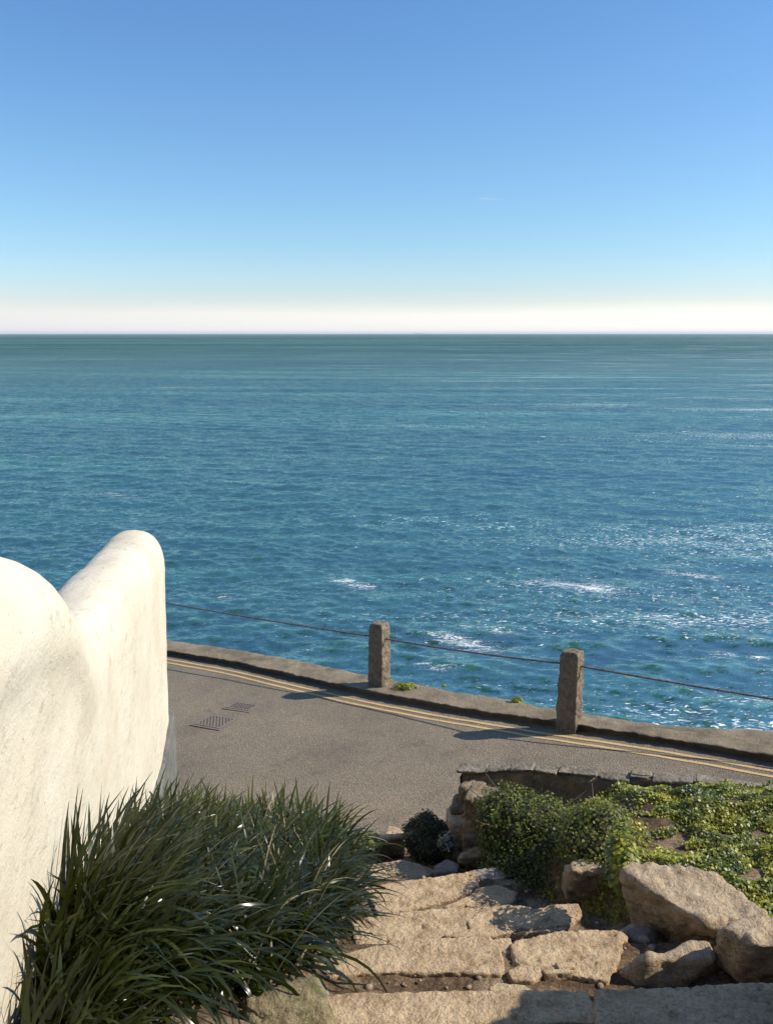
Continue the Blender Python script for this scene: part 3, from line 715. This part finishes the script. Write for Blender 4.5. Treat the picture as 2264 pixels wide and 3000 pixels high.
make_post(P0, P0[2], 1.0, .25, .18, 43, 'granite post hidden behind the white wall')
make_post(P3, P3[2], 1.0, .25, .18, 44, 'granite post out of view past the right edge')
def tube(path, r, seg=10):
    V = []; path = [Vector(p) for p in path]
    for i, p in enumerate(path):
        t = (path[min(i + 1, len(path) - 1)] - path[max(i - 1, 0)]).normalized()
        s = t.cross(Vector((0, 0, 1))).normalized() if abs(t.z) < .95 else Vector((1, 0, 0)); u = s.cross(t)
        rr = r[i] if isinstance(r, (list, tuple)) else r
        for k in range(seg): a = 2 * math.pi * k / seg; V.append(p + (s * math.cos(a) + u * math.sin(a)) * rr)
    n = len(path); Fq = []
    for i in range(n - 1):
        for k in range(seg): Fq.append((i * seg + k, i * seg + (k + 1) % seg, (i + 1) * seg + (k + 1) % seg, (i + 1) * seg + k))
    return V, Fq
ra = at_y(362, 1297, 15.0); rb1 = at_y(819, 1377, P1[1]); rb2 = at_y(1228, 1434, P2[1])
rd = rb1 + (rb1 - rb2) / (P1[1] - P2[1]) * 0
def rail(a, b, label, sag):
    path = [Vector(a) * (1 - t) + Vector(b) * t - Vector((0, 0, sag * 4 * t * (1 - t))) for t in np.linspace(0, 1, 25)]
    V, Fq = tube(path, .0135)
    return setp(link('handrail', mesh_np('handrail', V, Fq), M['steel'], origin=tuple(path[0])), label, 'rail', 'metal rails between the posts')
R0 = at_y(330, 1292, P0[1]); R0[0] = P0[0]; R3 = at_y(1669, 1494, 9.0); R3 = np.array([P3[0], P3[1], R3[2] + (P3[0] - R3[0]) * .05])
rail(R0, rb1, 'dark metal rail running from behind the white wall to the first granite post', .02)
rail(rb1, rb2, 'dark metal rail between the two granite posts', .03)
rail(rb2, R3, 'dark metal rail running from the square-topped granite post out past the right edge', .03)

# ------------------------------------------------------------------ access covers in the road
def cover(px, label, n, m_):
    c4 = [Vector(at_road(*p)) for p in px]
    cen = sum(c4, Vector()) / 4
    ux = ((c4[2] - c4[1]) + (c4[3] - c4[0])) / 2; uy = ((c4[1] - c4[0]) + (c4[2] - c4[3])) / 2
    lx, ly = ux.length, uy.length; ux.normalize(); uz = ux.cross(uy).normalized(); uy = uz.cross(ux)
    if uz.z < 0: uz = -uz
    def P(a, b, h):
        q = cen + ux * a + uy * b; return Vector((q.x, q.y, road_z(q.x, q.y) + .012 * nz(cen, 1.4, 2) + h))
    root = empty('drain_cover', tuple(cen), label, 'drain cover', 'iron covers in the lane')
    def ring(name, ax, ay, bx, by, h, mat):
        bm = bmesh.new()
        o_ = [bm.verts.new(P(i * ax, j * ay, h)) for i, j in ((-1, -1), (1, -1), (1, 1), (-1, 1))]
        i_ = [bm.verts.new(P(i * bx, j * by, h)) for i, j in ((-1, -1), (1, -1), (1, 1), (-1, 1))]
        ob = [bm.verts.new(P(i * ax, j * ay, h - .03)) for i, j in ((-1, -1), (1, -1), (1, 1), (-1, 1))]
        ib = [bm.verts.new(P(i * bx, j * by, h - .03)) for i, j in ((-1, -1), (1, -1), (1, 1), (-1, 1))]
        for k in range(4):
            l = (k + 1) % 4
            bm.faces.new((o_[k], o_[l], i_[l], i_[k])); bm.faces.new((o_[k], ob[k], ob[l], o_[l])); bm.faces.new((i_[k], i_[l], ib[l], ib[k]))
        bmesh.ops.recalc_face_normals(bm, faces=bm.faces)
        return link(name, bm_mesh(name, bm), mat, root, smooth=False)
    ring('cement_surround', lx / 2 + .045, ly / 2 + .045, lx / 2, ly / 2, .010, M['cement'])
    ring('frame', lx / 2 - .002, ly / 2 - .002, lx / 2 - .028, ly / 2 - .028, .016, M['worniron'])
    bm = bmesh.new(); hx, hy = lx / 2 - .033, ly / 2 - .033
    bm.faces.new([bm.verts.new(P(i * hx, j * hy, .009)) for i, j in ((-1, -1), (1, -1), (1, 1), (-1, 1))])
    pl = link('plate', bm_mesh('plate', bm), M['iron'], root, smooth=False)
    bm = bmesh.new()
    for i in range(n):
        for j in range(m_):
            if (i + j) % 2: continue
            a0, a1 = -hx + 2 * hx * (i + .06) / n, -hx + 2 * hx * (i + .94) / n; b0, b1 = -hy + 2 * hy * (j + .06) / m_, -hy + 2 * hy * (j + .94) / m_
            t_ = [bm.verts.new(P(a, b, .018)) for a, b in ((a0, b0), (a1, b0), (a1, b1), (a0, b1))]
            d_ = [bm.verts.new(P(a, b, .007)) for a, b in ((a0, b0), (a1, b0), (a1, b1), (a0, b1))]
            bm.faces.new(t_)
            for k in range(4): bm.faces.new((t_[k], d_[k], d_[(k + 1) % 4], t_[(k + 1) % 4]))
    bmesh.ops.recalc_face_normals(bm, faces=bm.faces)
    link('tread_pattern', bm_mesh('tread_pattern', bm), M['worniron'], pl, smooth=False)
cover([(484, 1527), (515, 1519.5), (566, 1525), (531, 1536)], 'chequered iron drain cover, the farther of the pair in the lane', 12, 8)
cover([(413, 1560), (464, 1551), (522, 1561), (462, 1569)], 'chequered iron drain cover, the nearer of the pair in the lane', 14, 9)

# ------------------------------------------------------------------ rubble retaining wall with slate coping
def wl_pt(s): return np.array([.73 + s * .958, 7.2 - s * .287])
COPF = [(1014, 1653), (1088, 1651), (1150, 1650), (1217, 1655), (1287, 1661), (1380, 1665), (1440, 1667), (1500, 1671), (1570, 1683), (1669, 1696), (1780, 1712)]
cs, cz = [], []
for x, y in COPF:
    d = ray(x, y)                                                 # where the bearing meets the wall's far top edge
    nx, ny = .287, .958; off = nx * .73 + ny * 7.2 + .05
    t = off / (d[0] * nx + d[1] * ny); q = d * t
    cs.append((q[0] - .73) * .958 - (q[1] - 7.2) * .287); cz.append(q[2])
def cop_z(s): return float(np.interp(s, cs, cz))
def build_retaining():
    root = empty('rubble_wall', (.9, 7.1, -5.0), 'low rubble retaining wall with flat slate coping along the lane', 'wall')
    top = []; L = 6.5
    me = None
    bm = bmesh.new(); V = []
    ss_ = np.arange(-.02, L, .04); hs_ = np.linspace(0, 1, 26)
    ring_n = 0
    for s in ss_:
        p = wl_pt(s); zt = cop_z(min(s, 3.4)) - .035 + max(0, s - 3.4) * .1; zb = -5.2
        n = np.array([.287, .958])
        ring = []
        for h in hs_: ring.append((p - n * (.05 + .14 * (1 - h)), zb + (zt - zb) * h))
        for h in hs_[::-1]: ring.append((p + n * (.035 + .09 * (1 - h)), zb + (zt - zb) * h))
        ring_n = len(ring)
        V += [(q[0], q[1], z) for q, z in ring]
    n1 = len(ss_); idx = np.arange(n1 * ring_n).reshape(n1, ring_n)
    Fq = np.stack([idx[:-1, :-1], idx[:-1, 1:], idx[1:, 1:], idx[1:, :-1]], -1).reshape(-1, 4)
    me = mesh_np('w', V, Fq)
    bm = bmesh.new(); bm.from_mesh(me)
    bm.verts.ensure_lookup_table()
    bm.faces.new([bm.verts[i] for i in range(ring_n)])
    bm.faces.new([bm.verts[(n1 - 1) * ring_n + i] for i in range(ring_n)][::-1])
    bmesh.ops.triangulate(bm, faces=[f for f in bm.faces if len(f.verts) > 4])
    bmesh.ops.recalc_face_normals(bm, faces=bm.faces); bm.to_mesh(me); bm.free()
    rough(me, [(.035, .22, 'c'), (.025, .15, 'r'), (.012, .05, 'f')], 9)
    link('wall_body', me, M['wallstone'], root)
    # coping slates, irregular and overlapping a little
    s = -.05; i = 0
    rnd = random.Random(5)
    while s < 5.2:
        w_ = rnd.uniform(.16, .34) if not (2.05 < s < 2.15) else .5
        a, b_ = s, s + w_
        p0, p1 = wl_pt(a), wl_pt(b_); n = np.array([.287, .958])
        z0, z1 = cop_z(min(a, 3.4)) + max(0, a - 3.4) * .1, cop_z(min(b_, 3.4)) + max(0, b_ - 3.4) * .1
        dz = rnd.uniform(-.03, .014); near = rnd.uniform(.045, .085); far = rnd.uniform(.035, .06); tl = rnd.uniform(-.02, .012)
        pts = []
        for (p, z) in ((p0, z0), (p1, z1)):
            for q, e in ((-near, tl), (far, 0)):
                for h in (0, -rnd.uniform(.018, .035)):
                    j = rnd.uniform(-.022, .022)
                    pts.append((p[0] + n[0] * q + j, p[1] + n[1] * q + j, z + dz + e + h))
        cm = remesh(hull(pts), .008, 1); rough(cm, [(.006, .08, 'n'), (.005, .03, 'f')], 60 + i)
        link('coping_slate', cm, M['slate'], root)
        s = b_ + rnd.uniform(-.006, .02); i += 1
    # squared stones stacked at the open end of the wall
    ends = [((1022, 1712), .22, .20, 7.05), ((1003, 1748), .26, .20, 7.0), ((1040, 1735), .24, .2, 6.85), ((1012, 1772), .34, .2, 6.9), ((1055, 1800), .2, .3, 6.75), ((1020, 1805), .24, .2, 6.8), ((1085, 1752), .22, .16, 6.62), ((1000, 1838), .26, .14, 6.85), ((1045, 1840), .3, .16, 6.7)]
    for k, ((px, py), w_, h_, yy) in enumerate(ends):
        c = at_y(px, py, yy)
        random.seed(100 + k)
        em = remesh(hull(box_pts(c, w_, .28, h_, random.uniform(-.4, .1), .035, random.uniform(-.1, .1))), .014, 3)
        rough(em, [(.016, .12, 'n'), (.008, .05, 'r'), (.005, .03, 'f')], 80 + k)
        link('end_stone', em, M['boulder'] if k in (3, 4, 6) else M['wallstone'], root)
build_retaining()

# ------------------------------------------------------------------ foliage helpers
def add_tint(me, vals):
    a = me.attributes.new('tint', 'FLOAT', 'POINT'); a.data.foreach_set('value', np.asarray(vals, np.float32))
def blades(base, phi, th0, bend, L, wid, rng, nseg=9, twist=.5, power=1.4):
    n = len(base); ds = L / nseg
    V = np.zeros((n, nseg + 1, 2, 3)); pos = base.copy()
    dirh = np.stack([np.cos(phi), np.sin(phi), np.zeros(n)], -1)
    sidev = np.stack([-np.sin(phi), np.cos(phi), np.zeros(n)], -1)
    tw = rng.normal(0, twist, n); yaw = rng.normal(0, .5, n)
    for i in range(nseg + 1):
        t = i / nseg
        th = th0 + bend * t ** power
        d = dirh * np.sin(th)[:, None] + np.array([0, 0, 1.0]) * np.cos(th)[:, None] + sidev * (np.sin(yaw * t) * .6)[:, None]
        up = dirh * (-np.cos(th))[:, None] + np.array([0, 0, 1.0]) * np.sin(th)[:, None]
        a = tw * t
        s = sidev * np.cos(a)[:, None] + up * np.sin(a)[:, None]
        w_ = wid * (min(1, .55 + t * 2.2)) * (1 - t ** 3.2) ** .8 + .0008
        V[:, i, 0] = pos - s * w_[:, None] / 2; V[:, i, 1] = pos + s * w_[:, None] / 2
        pos = pos + d * ds[:, None]
    idx = np.arange(n * (nseg + 1) * 2).reshape(n, nseg + 1, 2)
    Fq = np.stack([idx[:, :-1, 0], idx[:, :-1, 1], idx[:, 1:, 1], idx[:, 1:, 0]], -1).reshape(-1, 4)
    return V.reshape(-1, 3), Fq, (nseg + 1) * 2
def in_poly(p, poly):
    x, y = p; c = False
    for i in range(len(poly)):
        x1, y1 = poly[i]; x2, y2 = poly[i - 1]
        if (y1 > y) != (y2 > y) and x < (x2 - x1) * (y - y1) / (y2 - y1) + x1: c = not c
    return c

# ------------------------------------------------------------------ strap-leaved clump beside the white wall
def build_clump():
    root = empty('strap_leaf_clump', (-1.2, 5, -3.85), 'big dark green clump of arching strap leaves filling the gap between white wall and steps', 'plant')
    poly = [(-2.6, 7.3), (-.75, 7.3), (-.42, 6.4), (-.38, 5.2), (-.45, 4.4), (-.66, 3.7), (-.92, 3.3), (-1.05, 2.7), (-1.02, 2.1), (-1.15, 2.1), (-1.30, 2.6), (-1.5, 2.7), (-1.7, 2.75)]
    crowns = []
    rg = np.random.default_rng(21)
    tries = 0
    while len(crowns) < 360 and tries < 30000:
        tries += 1
        y = rg.uniform(2.0, 7.3); x = rg.uniform(-2.3, -.3)
        if x < face_x(y) + .06 or not in_poly((x, y), poly): continue
        if any((x - a) ** 2 + (y - b_) ** 2 < (.11 if y > 3.4 else .085) ** 2 for a, b_ in crowns): continue
        crowns.append((x, y))
    base, phi, th0, bend, L, wid, tint = [], [], [], [], [], [], []
    for x, y in crowns:
        n = int(rg.integers(22, 34))
        tall = .97 + .06 * ss(5.8, 4.0, y) * ss(2.6, 3.2, y) * ss(.0, -.8, x + .35) - .25 * ss(3.0, 2.5, y)
        edge = min(1, max(0, (x + 1.0) / .6))
        wall_side = ss(.45, .12, x - face_x(y)) * ss(4.7, 3.5, y)
        tall *= 1 + .10 * wall_side
        if wall_side > .3: n = int(n * 1.5)
        for k in range(n):
            a = rg.uniform(0, 2 * math.pi)
            # leaves lean away from the wall and down the slope
            lean = .0 + .30 * wall_side + .8 * ss(.26, .05, x - face_x(y))
            vx, vy = math.cos(a) + lean * (1 if x > face_x(y) + .5 else .9), math.sin(a) + .05
            phi.append(math.atan2(vy, vx))
            base.append((x + rg.normal(0, .035), y + rg.normal(0, .035), ground_z(x, y) - .03))
            t = abs(rg.normal(.36, .30)) * (1 if rg.random() < .8 else 1.8) * (1 - .55 * wall_side); th0.append(t)
            bend.append(rg.uniform(.6, 2.9) * (1 - .5 * wall_side * rg.random()) * (1 if rg.random() < .75 else 1.35)); L.append(rg.uniform(.46, .80) * tall); wid.append(rg.uniform(.015, .031))
            tint.append(np.clip(rg.normal(.27 + .38 * max(0, (y - 4.5) / 2.5), .2), 0, 1))
    V, Fq, per = blades(np.array(base), np.array(phi), np.array(th0), np.array(bend), np.array(L), np.array(wid), rg)
    # leaves that would grow into the wall are left out
    lim = -2.385 - .168 * (V[:, 1] - 8.7) + .03 * (V[:, 2] + 3.5) + .012
    bad = ((V[:, 0] < lim) & (V[:, 1] < 8.7)).reshape(-1, per).any(1)
    good = ~bad; nq = per // 2 - 1
    Fq = Fq.reshape(-1, nq, 4)[good].reshape(-1, 4)
    remap = np.cumsum(np.repeat(good, per)) - 1
    Fq = remap[Fq]; V = V[np.repeat(good, per)]; tint = np.array(tint)[good]
    me = mesh_np('foliage', V, Fq); add_tint(me, np.repeat(tint, per)); link('foliage', me, M['blade'], root)
    # dry straw-coloured leaves mostly on the road side
    n = 420
    bx = rg.uniform(-2.0, -.45, n); by = rg.uniform(6.2, 7.5, n); sel = rg.random(n) < .35
    bx[sel] = rg.uniform(-1.3, -.45, sel.sum()); by[sel] = rg.uniform(3.4, 6.2, sel.sum())
    ok = np.array([bx[i] > face_x(by[i]) + .1 for i in range(n)])
    bx, by = bx[ok], by[ok]; n = len(bx)
    bz = np.array([ground_z(bx[i], by[i]) for i in range(n)])
    V, Fq, per = blades(np.stack([bx, by, bz], -1), rg.uniform(0, 6.28, n), np.abs(rg.normal(.3, .25, n)), rg.uniform(.4, 2.2, n), rg.uniform(.35, .72, n), rg.uniform(.006, .011, n), rg)
    me = mesh_np('dry_leaves', V, Fq); add_tint(me, np.repeat(rg.random(n), per)); link('dry_leaves', me, M['straw'], root)
build_clump()

def leaves(P, Nn, size, rng, lobes=5, cup=.25):
    """small lobed leaves: a star-like fan per leaf"""
    n = len(P); k = lobes * 2
    t1 = np.cross(Nn, rng.normal(size=(n, 3))); t1 /= np.linalg.norm(t1, axis=1)[:, None] + 1e-9
    t2 = np.cross(Nn, t1)
    V = np.zeros((n, k + 1, 3)); V[:, 0] = P
    for j in range(k):
        a = 2 * math.pi * j / k; r = size * (1.0 if j % 2 == 0 else .66) * rng.uniform(.85, 1.15, n)
        V[:, j + 1] = P + (t1 * math.cos(a) + t2 * math.sin(a)) * r[:, None] + Nn * (r * (cup if j % 2 else cup * .3) * rng.uniform(-.6, 1.3, n))[:, None]
    idx = np.arange(n * (k + 1)).reshape(n, k + 1)
    Fq = np.concatenate([np.stack([idx[:, 0], idx[:, j + 1], idx[:, (j + 1) % k + 1]], -1) for j in range(k)])
    return V.reshape(-1, 3), Fq, k + 1

# ground cover in the raised bed behind the coping
def build_cover():
    rg = np.random.default_rng(31)
    P, Nn, S, T = [], [], [], []
    tries = 0
    while len(P) < 38000 and tries < 500000:
        tries += 1
        x = rg.uniform(1.0, 3.9); y = rg.uniform(3.6, 6.9)
        if y > wall_line_y(x) - .20 or x < xr(y) + (.12 if not 4.75 < y < 5.75 else -.06): continue
        if x < 2.0 and y > 5.4 and rg.random() < .6: continue
        if x < 2.15 and y < 4.86 - .70 * (x - 1.5): continue
        d = mn.noise(Vector((x / .38, y / .38, 3))) + .6 * mn.noise(Vector((x / .15, y / .15, 6)))
        lift = max(0, d + .25)
        # thinner cover with soil showing towards the right-hand front
        thin = ss(2.1, 3.0, x) * ss(5.6, 4.6, y)
        if d < -.36 + .34 * thin: continue
        h = lift * .11 * rg.random() ** .4 + .010
        P.append((x, y, ground_z(x, y) + h))
        nn = np.array([rg.normal(.25, .5), rg.normal(-.1, .5), 1.0]); Nn.append(nn / np.linalg.norm(nn))
        S.append(rg.uniform(.006, .016)); T.append(np.clip(rg.normal(.50 + .30 * thin + .16 * (x < 2.3) + .55 * mn.noise(Vector((x / .3, y / .22, 9))), .2), 0, 1))
    V, Fq, per = leaves(np.array(P), np.array(Nn), np.array(S), rg)
    me = mesh_np('ground_cover', V, Fq); add_tint(me, np.repeat(T, per))
    setp(link('ground_cover', me, M['cover'], smooth=False), 'low yellow-green ground cover carpeting the raised bed behind the slate coping', 'ground cover', kind='stuff')
build_cover()

def blob(c, r, seed, voxel=.03, amp=.08):
    bm = bmesh.new(); bmesh.ops.create_icosphere(bm, subdivisions=5, radius=1)
    for v in bm.verts: v.co = Vector((c[0] + v.co.x * r[0], c[1] + v.co.y * r[1], c[2] + v.co.z * r[2]))
    me = bm_mesh('blob', bm); rough(me, [(amp, .35, 'n'), (amp * .6, .14, 'n')], seed); return me
def shell_leaves(me, n, rg, size, depth=.06, up=.5, mask=None):
    tri = np.array([[p.vertices[0], p.vertices[1], p.vertices[2]] for p in me.polygons])
    co = np.array([v.co[:] for v in me.vertices]); nn = np.array([v.normal[:] for v in me.vertices])
    a = np.linalg.norm(np.cross(co[tri[:, 1]] - co[tri[:, 0]], co[tri[:, 2]] - co[tri[:, 0]]), axis=1)
    pick = rg.choice(len(tri), n, p=a / a.sum()); u = rg.dirichlet((1, 1, 1), n)
    P = np.einsum('nk,nkd->nd', u, co[tri[pick]]); Q = np.einsum('nk,nkd->nd', u, nn[tri[pick]])
    P = P + Q * (rg.uniform(-depth * .4, depth, n) * 1.0)[:, None]
    W = Q + np.array([0, 0, up]) + rg.normal(0, .55, (n, 3)); W /= np.linalg.norm(W, axis=1)[:, None]
    return P, W
def build_shrub():
    rg = np.random.default_rng(41)
    root = empty('trailing_shrub', (1.35, 6.1, -4.5), 'mounded green shrub trailing over the end of the rubble wall onto the steps', 'shrub')
    parts = [((1.22, 6.46, -4.14), (.44, .34, .34)), ((1.50, 6.10, -4.18), (.46, .40, .30)), ((1.10, 6.22, -4.36), (.30, .36, .32)), ((1.35, 5.95, -4.36), (.36, .34, .30)), ((1.58, 5.66, -3.76), (.27, .30, .28))]
    Vs, Fs, Ts, off = [], [], [], 0
    core = []
    for k, (c, r) in enumerate(parts):
        me = blob(c, [q * .86 for q in r], 50 + k, amp=.11)
        P, W = shell_leaves(me, 7500, rg, None, .10)
        size = rg.uniform(.007, .0155, len(P))
        V, Fq, per = leaves(P, W, size, rg, 4, .3)
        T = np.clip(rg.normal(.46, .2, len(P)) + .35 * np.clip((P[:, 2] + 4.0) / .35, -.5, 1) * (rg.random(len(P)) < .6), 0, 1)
        brown = (np.linalg.norm(P - np.array([1.62, 6.1, -3.78]), axis=1) < .2); T[brown] = np.clip(rg.normal(.95, .1, brown.sum()), 0, 1)
        Vs.append(V); Fs.append(Fq + off); off += len(V); Ts.append(np.repeat(T, per)); core.append(me)
    me = mesh_np('foliage', np.concatenate(Vs), np.concatenate(Fs)); add_tint(me, np.concatenate(Ts)); link('foliage', me, M['shrub'], root, smooth=False)
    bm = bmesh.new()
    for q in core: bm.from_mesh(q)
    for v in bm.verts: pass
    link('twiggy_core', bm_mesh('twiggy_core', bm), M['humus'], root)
    V, Fq = [], []
    for k in range(26):
        c, r = parts[k % len(parts)]; a = rg.uniform(0, 6.28); p0 = Vector((c[0], c[1], c[2] - r[2] * .3))
        p1 = Vector((c[0] + math.cos(a) * r[0], c[1] + math.sin(a) * r[1], c[2] + rg.uniform(-.1, .9) * r[2])); p2 = p1 + Vector((math.cos(a) * .08, math.sin(a) * .08, .06))
        v, f = tube([p0, p0.lerp(p1, .6) + Vector((0, 0, .05)), p1, p2], [.006, .005, .004, .002], 5)
        Fq += [tuple(i + len(V) for i in q) for q in f]; V += v
    link('stems', mesh_np('stems', V, Fq), M['stem'], root)
build_shrub()

def build_dark_bush():
    rg = np.random.default_rng(51)
    c = at_y(930, 1806, 7.0); c = (c[0], c[1], c[2])
    root = empty('dark_bush', (c[0], c[1], -4.9), 'dark round clipped bush at the foot of the rubble wall', 'bush')
    Vs, Fs, Ts, off = [], [], [], 0; bmc = bmesh.new()
    for k, (o_, r) in enumerate((((-.06, 0, -.02), (.19, .20, .19)), ((.09, .03, -.04), (.14, .16, .14)), ((.02, -.08, -.08), (.20, .15, .13)), ((-.02, .04, .08), (.13, .13, .11)))):
        me = blob((c[0] + o_[0], c[1] + o_[1], c[2] + o_[2]), r, 5 + k, amp=.06)
        P, W = shell_leaves(me, 1700, rg, None, .035, .3)
        V, Fq, per = leaves(P, W, rg.uniform(.006, .014, len(P)), rg, 3, .4)
        Vs.append(V); Fs.append(Fq + off); off += len(V); Ts.append(np.repeat(rg.random(len(P)), per)); bmc.from_mesh(me)
    lm = mesh_np('foliage', np.concatenate(Vs), np.concatenate(Fs)); add_tint(lm, np.concatenate(Ts)); link('foliage', lm, M['darkshrub'], root, smooth=False)
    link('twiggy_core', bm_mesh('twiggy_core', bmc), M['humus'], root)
    # pale tufted plant growing against it
    c2 = at_y(966, 1815, 6.72)
    r2 = empty('pale_tuft_plant', (c2[0], c2[1], c2[2] - .12), 'small tuft with pale grey leaves in front of the dark round bush', 'plant')
    n = 260; q = rg.normal(size=(n, 3)); q[:, 2] = np.abs(q[:, 2]); q /= np.linalg.norm(q, axis=1)[:, None]
    P = np.array(c2) + np.array([0, 0, -.06]) + q * np.array([.10, .09, .15]) * rg.random((n, 1)) ** .5
    W = q + rg.normal(0, .5, (n, 3)); W /= np.linalg.norm(W, axis=1)[:, None]
    V, Fq, per = leaves(P, W, rg.uniform(.007, .018, n), rg, 4, .5)
    lm = mesh_np('pale_leaves', V, Fq); add_tint(lm, np.repeat(rg.random(n), per)); link('pale_leaves', lm, M['greyleaf'], r2, smooth=False)
    V, Fq, per = blades(np.repeat([[c2[0], c2[1], c2[2] - .13]], 70, 0) + rg.normal(0, .03, (70, 3)), rg.uniform(0, 6.28, 70), np.abs(rg.normal(.3, .3, 70)), rg.uniform(.2, 1.4, 70), rg.uniform(.1, .24, 70), np.full(70, .006), rg, 5)
    lm = mesh_np('stems', V, Fq); add_tint(lm, np.repeat(rg.random(70), per)); link('stems', lm, M['darkshrub'], r2)
build_dark_bush()

def weed(c, r, n, label, mat, seed, lobes=4, s0=.012, s1=.026):
    rg = np.random.default_rng(seed)
    q = rg.normal(size=(n, 3)); q /= np.linalg.norm(q, axis=1)[:, None]; q *= rg.random((n, 1)) ** .4
    P = np.array(c) + q * np.array(r); P[:, 2] = np.maximum(P[:, 2], c[2] - r[2] * .3)
    W = q + np.array([0, 0, .7]); W /= np.linalg.norm(W, axis=1)[:, None]
    V, Fq, per = leaves(P, W, rg.uniform(s0, s1, n), rg, lobes, .4)
    me = mesh_np('weed', V, Fq); add_tint(me, np.repeat(np.clip(rg.normal(.6, .25, n), 0, 1), per))
    return setp(link('weed', me, mat, origin=(c[0], c[1], c[2] - r[2] * .4), smooth=False), label, 'plant')
q = at_road(876, 1482, KH + .03); weed(q, (.19, .12, .06), 260, 'small green weed on the verge beside the granite post nearer the wall', M['cover'], 61)
q = at_road(1116, 1512, KH + .02); weed(q, (.10, .07, .05), 110, 'tiny green weed on the sea edge of the verge between the two posts', M['cover'], 62)
q = at_road(958, 1481, KH + .01); weed(q, (.05, .04, .03), 45, 'tiniest weed sprig on the sea edge near the middle of the verge', M['cover'], 63, 4, .008, .016)
q = at_y(797, 1822, 7.15); weed(q, (.13, .12, .12), 420, 'small bright green plant between the strap leaves and the kerb stone', M['shrub'], 64, 4, .01, .02)
q = at_z(1365, 1905, -3.45); weed((q[0] - .06, q[1] + .06, q[2] + .06), (.10, .20, .30), 900, 'leafy sprig hanging down beside the large flat-topped boulder', M['cover'], 65, 4, .012, .024)

# ------------------------------------------------------------------ far ship and a wisp of contrail
def ship():
    d = ray(906, 720.5); d = d / math.hypot(d[0], d[1]); D = 30000.0
    c = Vector((d[0] * D, d[1] * D, SEA))
    root = empty('cargo_ship', tuple(c), 'tiny grey cargo ship on the horizon', 'ship')
    def bx(name, x0, x1, z0, z1, w_, taper=0):
        pts = [(c.x + x, c.y + y, c.z + z) for x, z, t in ((x0, z1, 0), (x1, z1, 0), (x0 + taper, z0, 0), (x1 - taper, z0, 0)) for y in (-w_ / 2, w_ / 2)]
        link(name, hull(pts), M['ship'], root, smooth=False)
    bx('hull', -150, 150, -2, 26, 40, 14); bx('bridge', -138, -104, 26.1, 62, 36, 2); bx('funnel', -128, -118, 62.1, 76, 10, 1); bx('mast', 96, 101, 26.1, 52, 5, 0)
ship()

def contrail():
    d = ray(1060, 430); c = Vector(d / np.linalg.norm(d) * 9000)
    bm = bmesh.new(); bmesh.ops.create_icosphere(bm, subdivisions=4, radius=1)
    for v in bm.verts:
        x = v.co.x; v.co = Vector((c.x + x * 150, c.y + v.co.y * 60 + x * 20, c.z + v.co.z * 9 * (1 - .5 * x) + 4 * x * x))
    m, nt, b, tc, out = new_mat('ice_cloud'); nt.nodes.remove(b)
    p = N(nt, 'ShaderNodeVolumePrincipled'); p.inputs['Density'].default_value = .0035; p.inputs['Color'].default_value = (1, 1, 1, 1)
    nt.links.new(p.outputs[0], out.inputs['Volume'])
    setp(link('cloud', bm_mesh('cloud', bm), m, origin=c), 'faint short wisp of white cloud high above the sea', 'cloud', kind='structure')
contrail()
# sea air: a thin even haze over the whole sea, under the sky and the cloud
def haze():
    bm = bmesh.new(); bmesh.ops.create_cube(bm, size=1)
    for v in bm.verts: v.co = Vector((v.co.x * 126000, v.co.y * 126000, SEA - 8 if v.co.z < 0 else 66))
    m, nt, b, tc, out = new_mat('sea_haze'); nt.nodes.remove(b)
    p = N(nt, 'ShaderNodeVolumePrincipled'); p.inputs['Density'].default_value = 2.6e-5; p.inputs['Color'].default_value = (.86, .93, 1, 1)
    nt.links.new(p.outputs[0], out.inputs['Volume'])
    setp(link('haze', bm_mesh('haze', bm), m, smooth=False), 'thin pale sea haze towards the horizon', 'haze', kind='stuff')
haze()
bpy.context.view_layer.update()
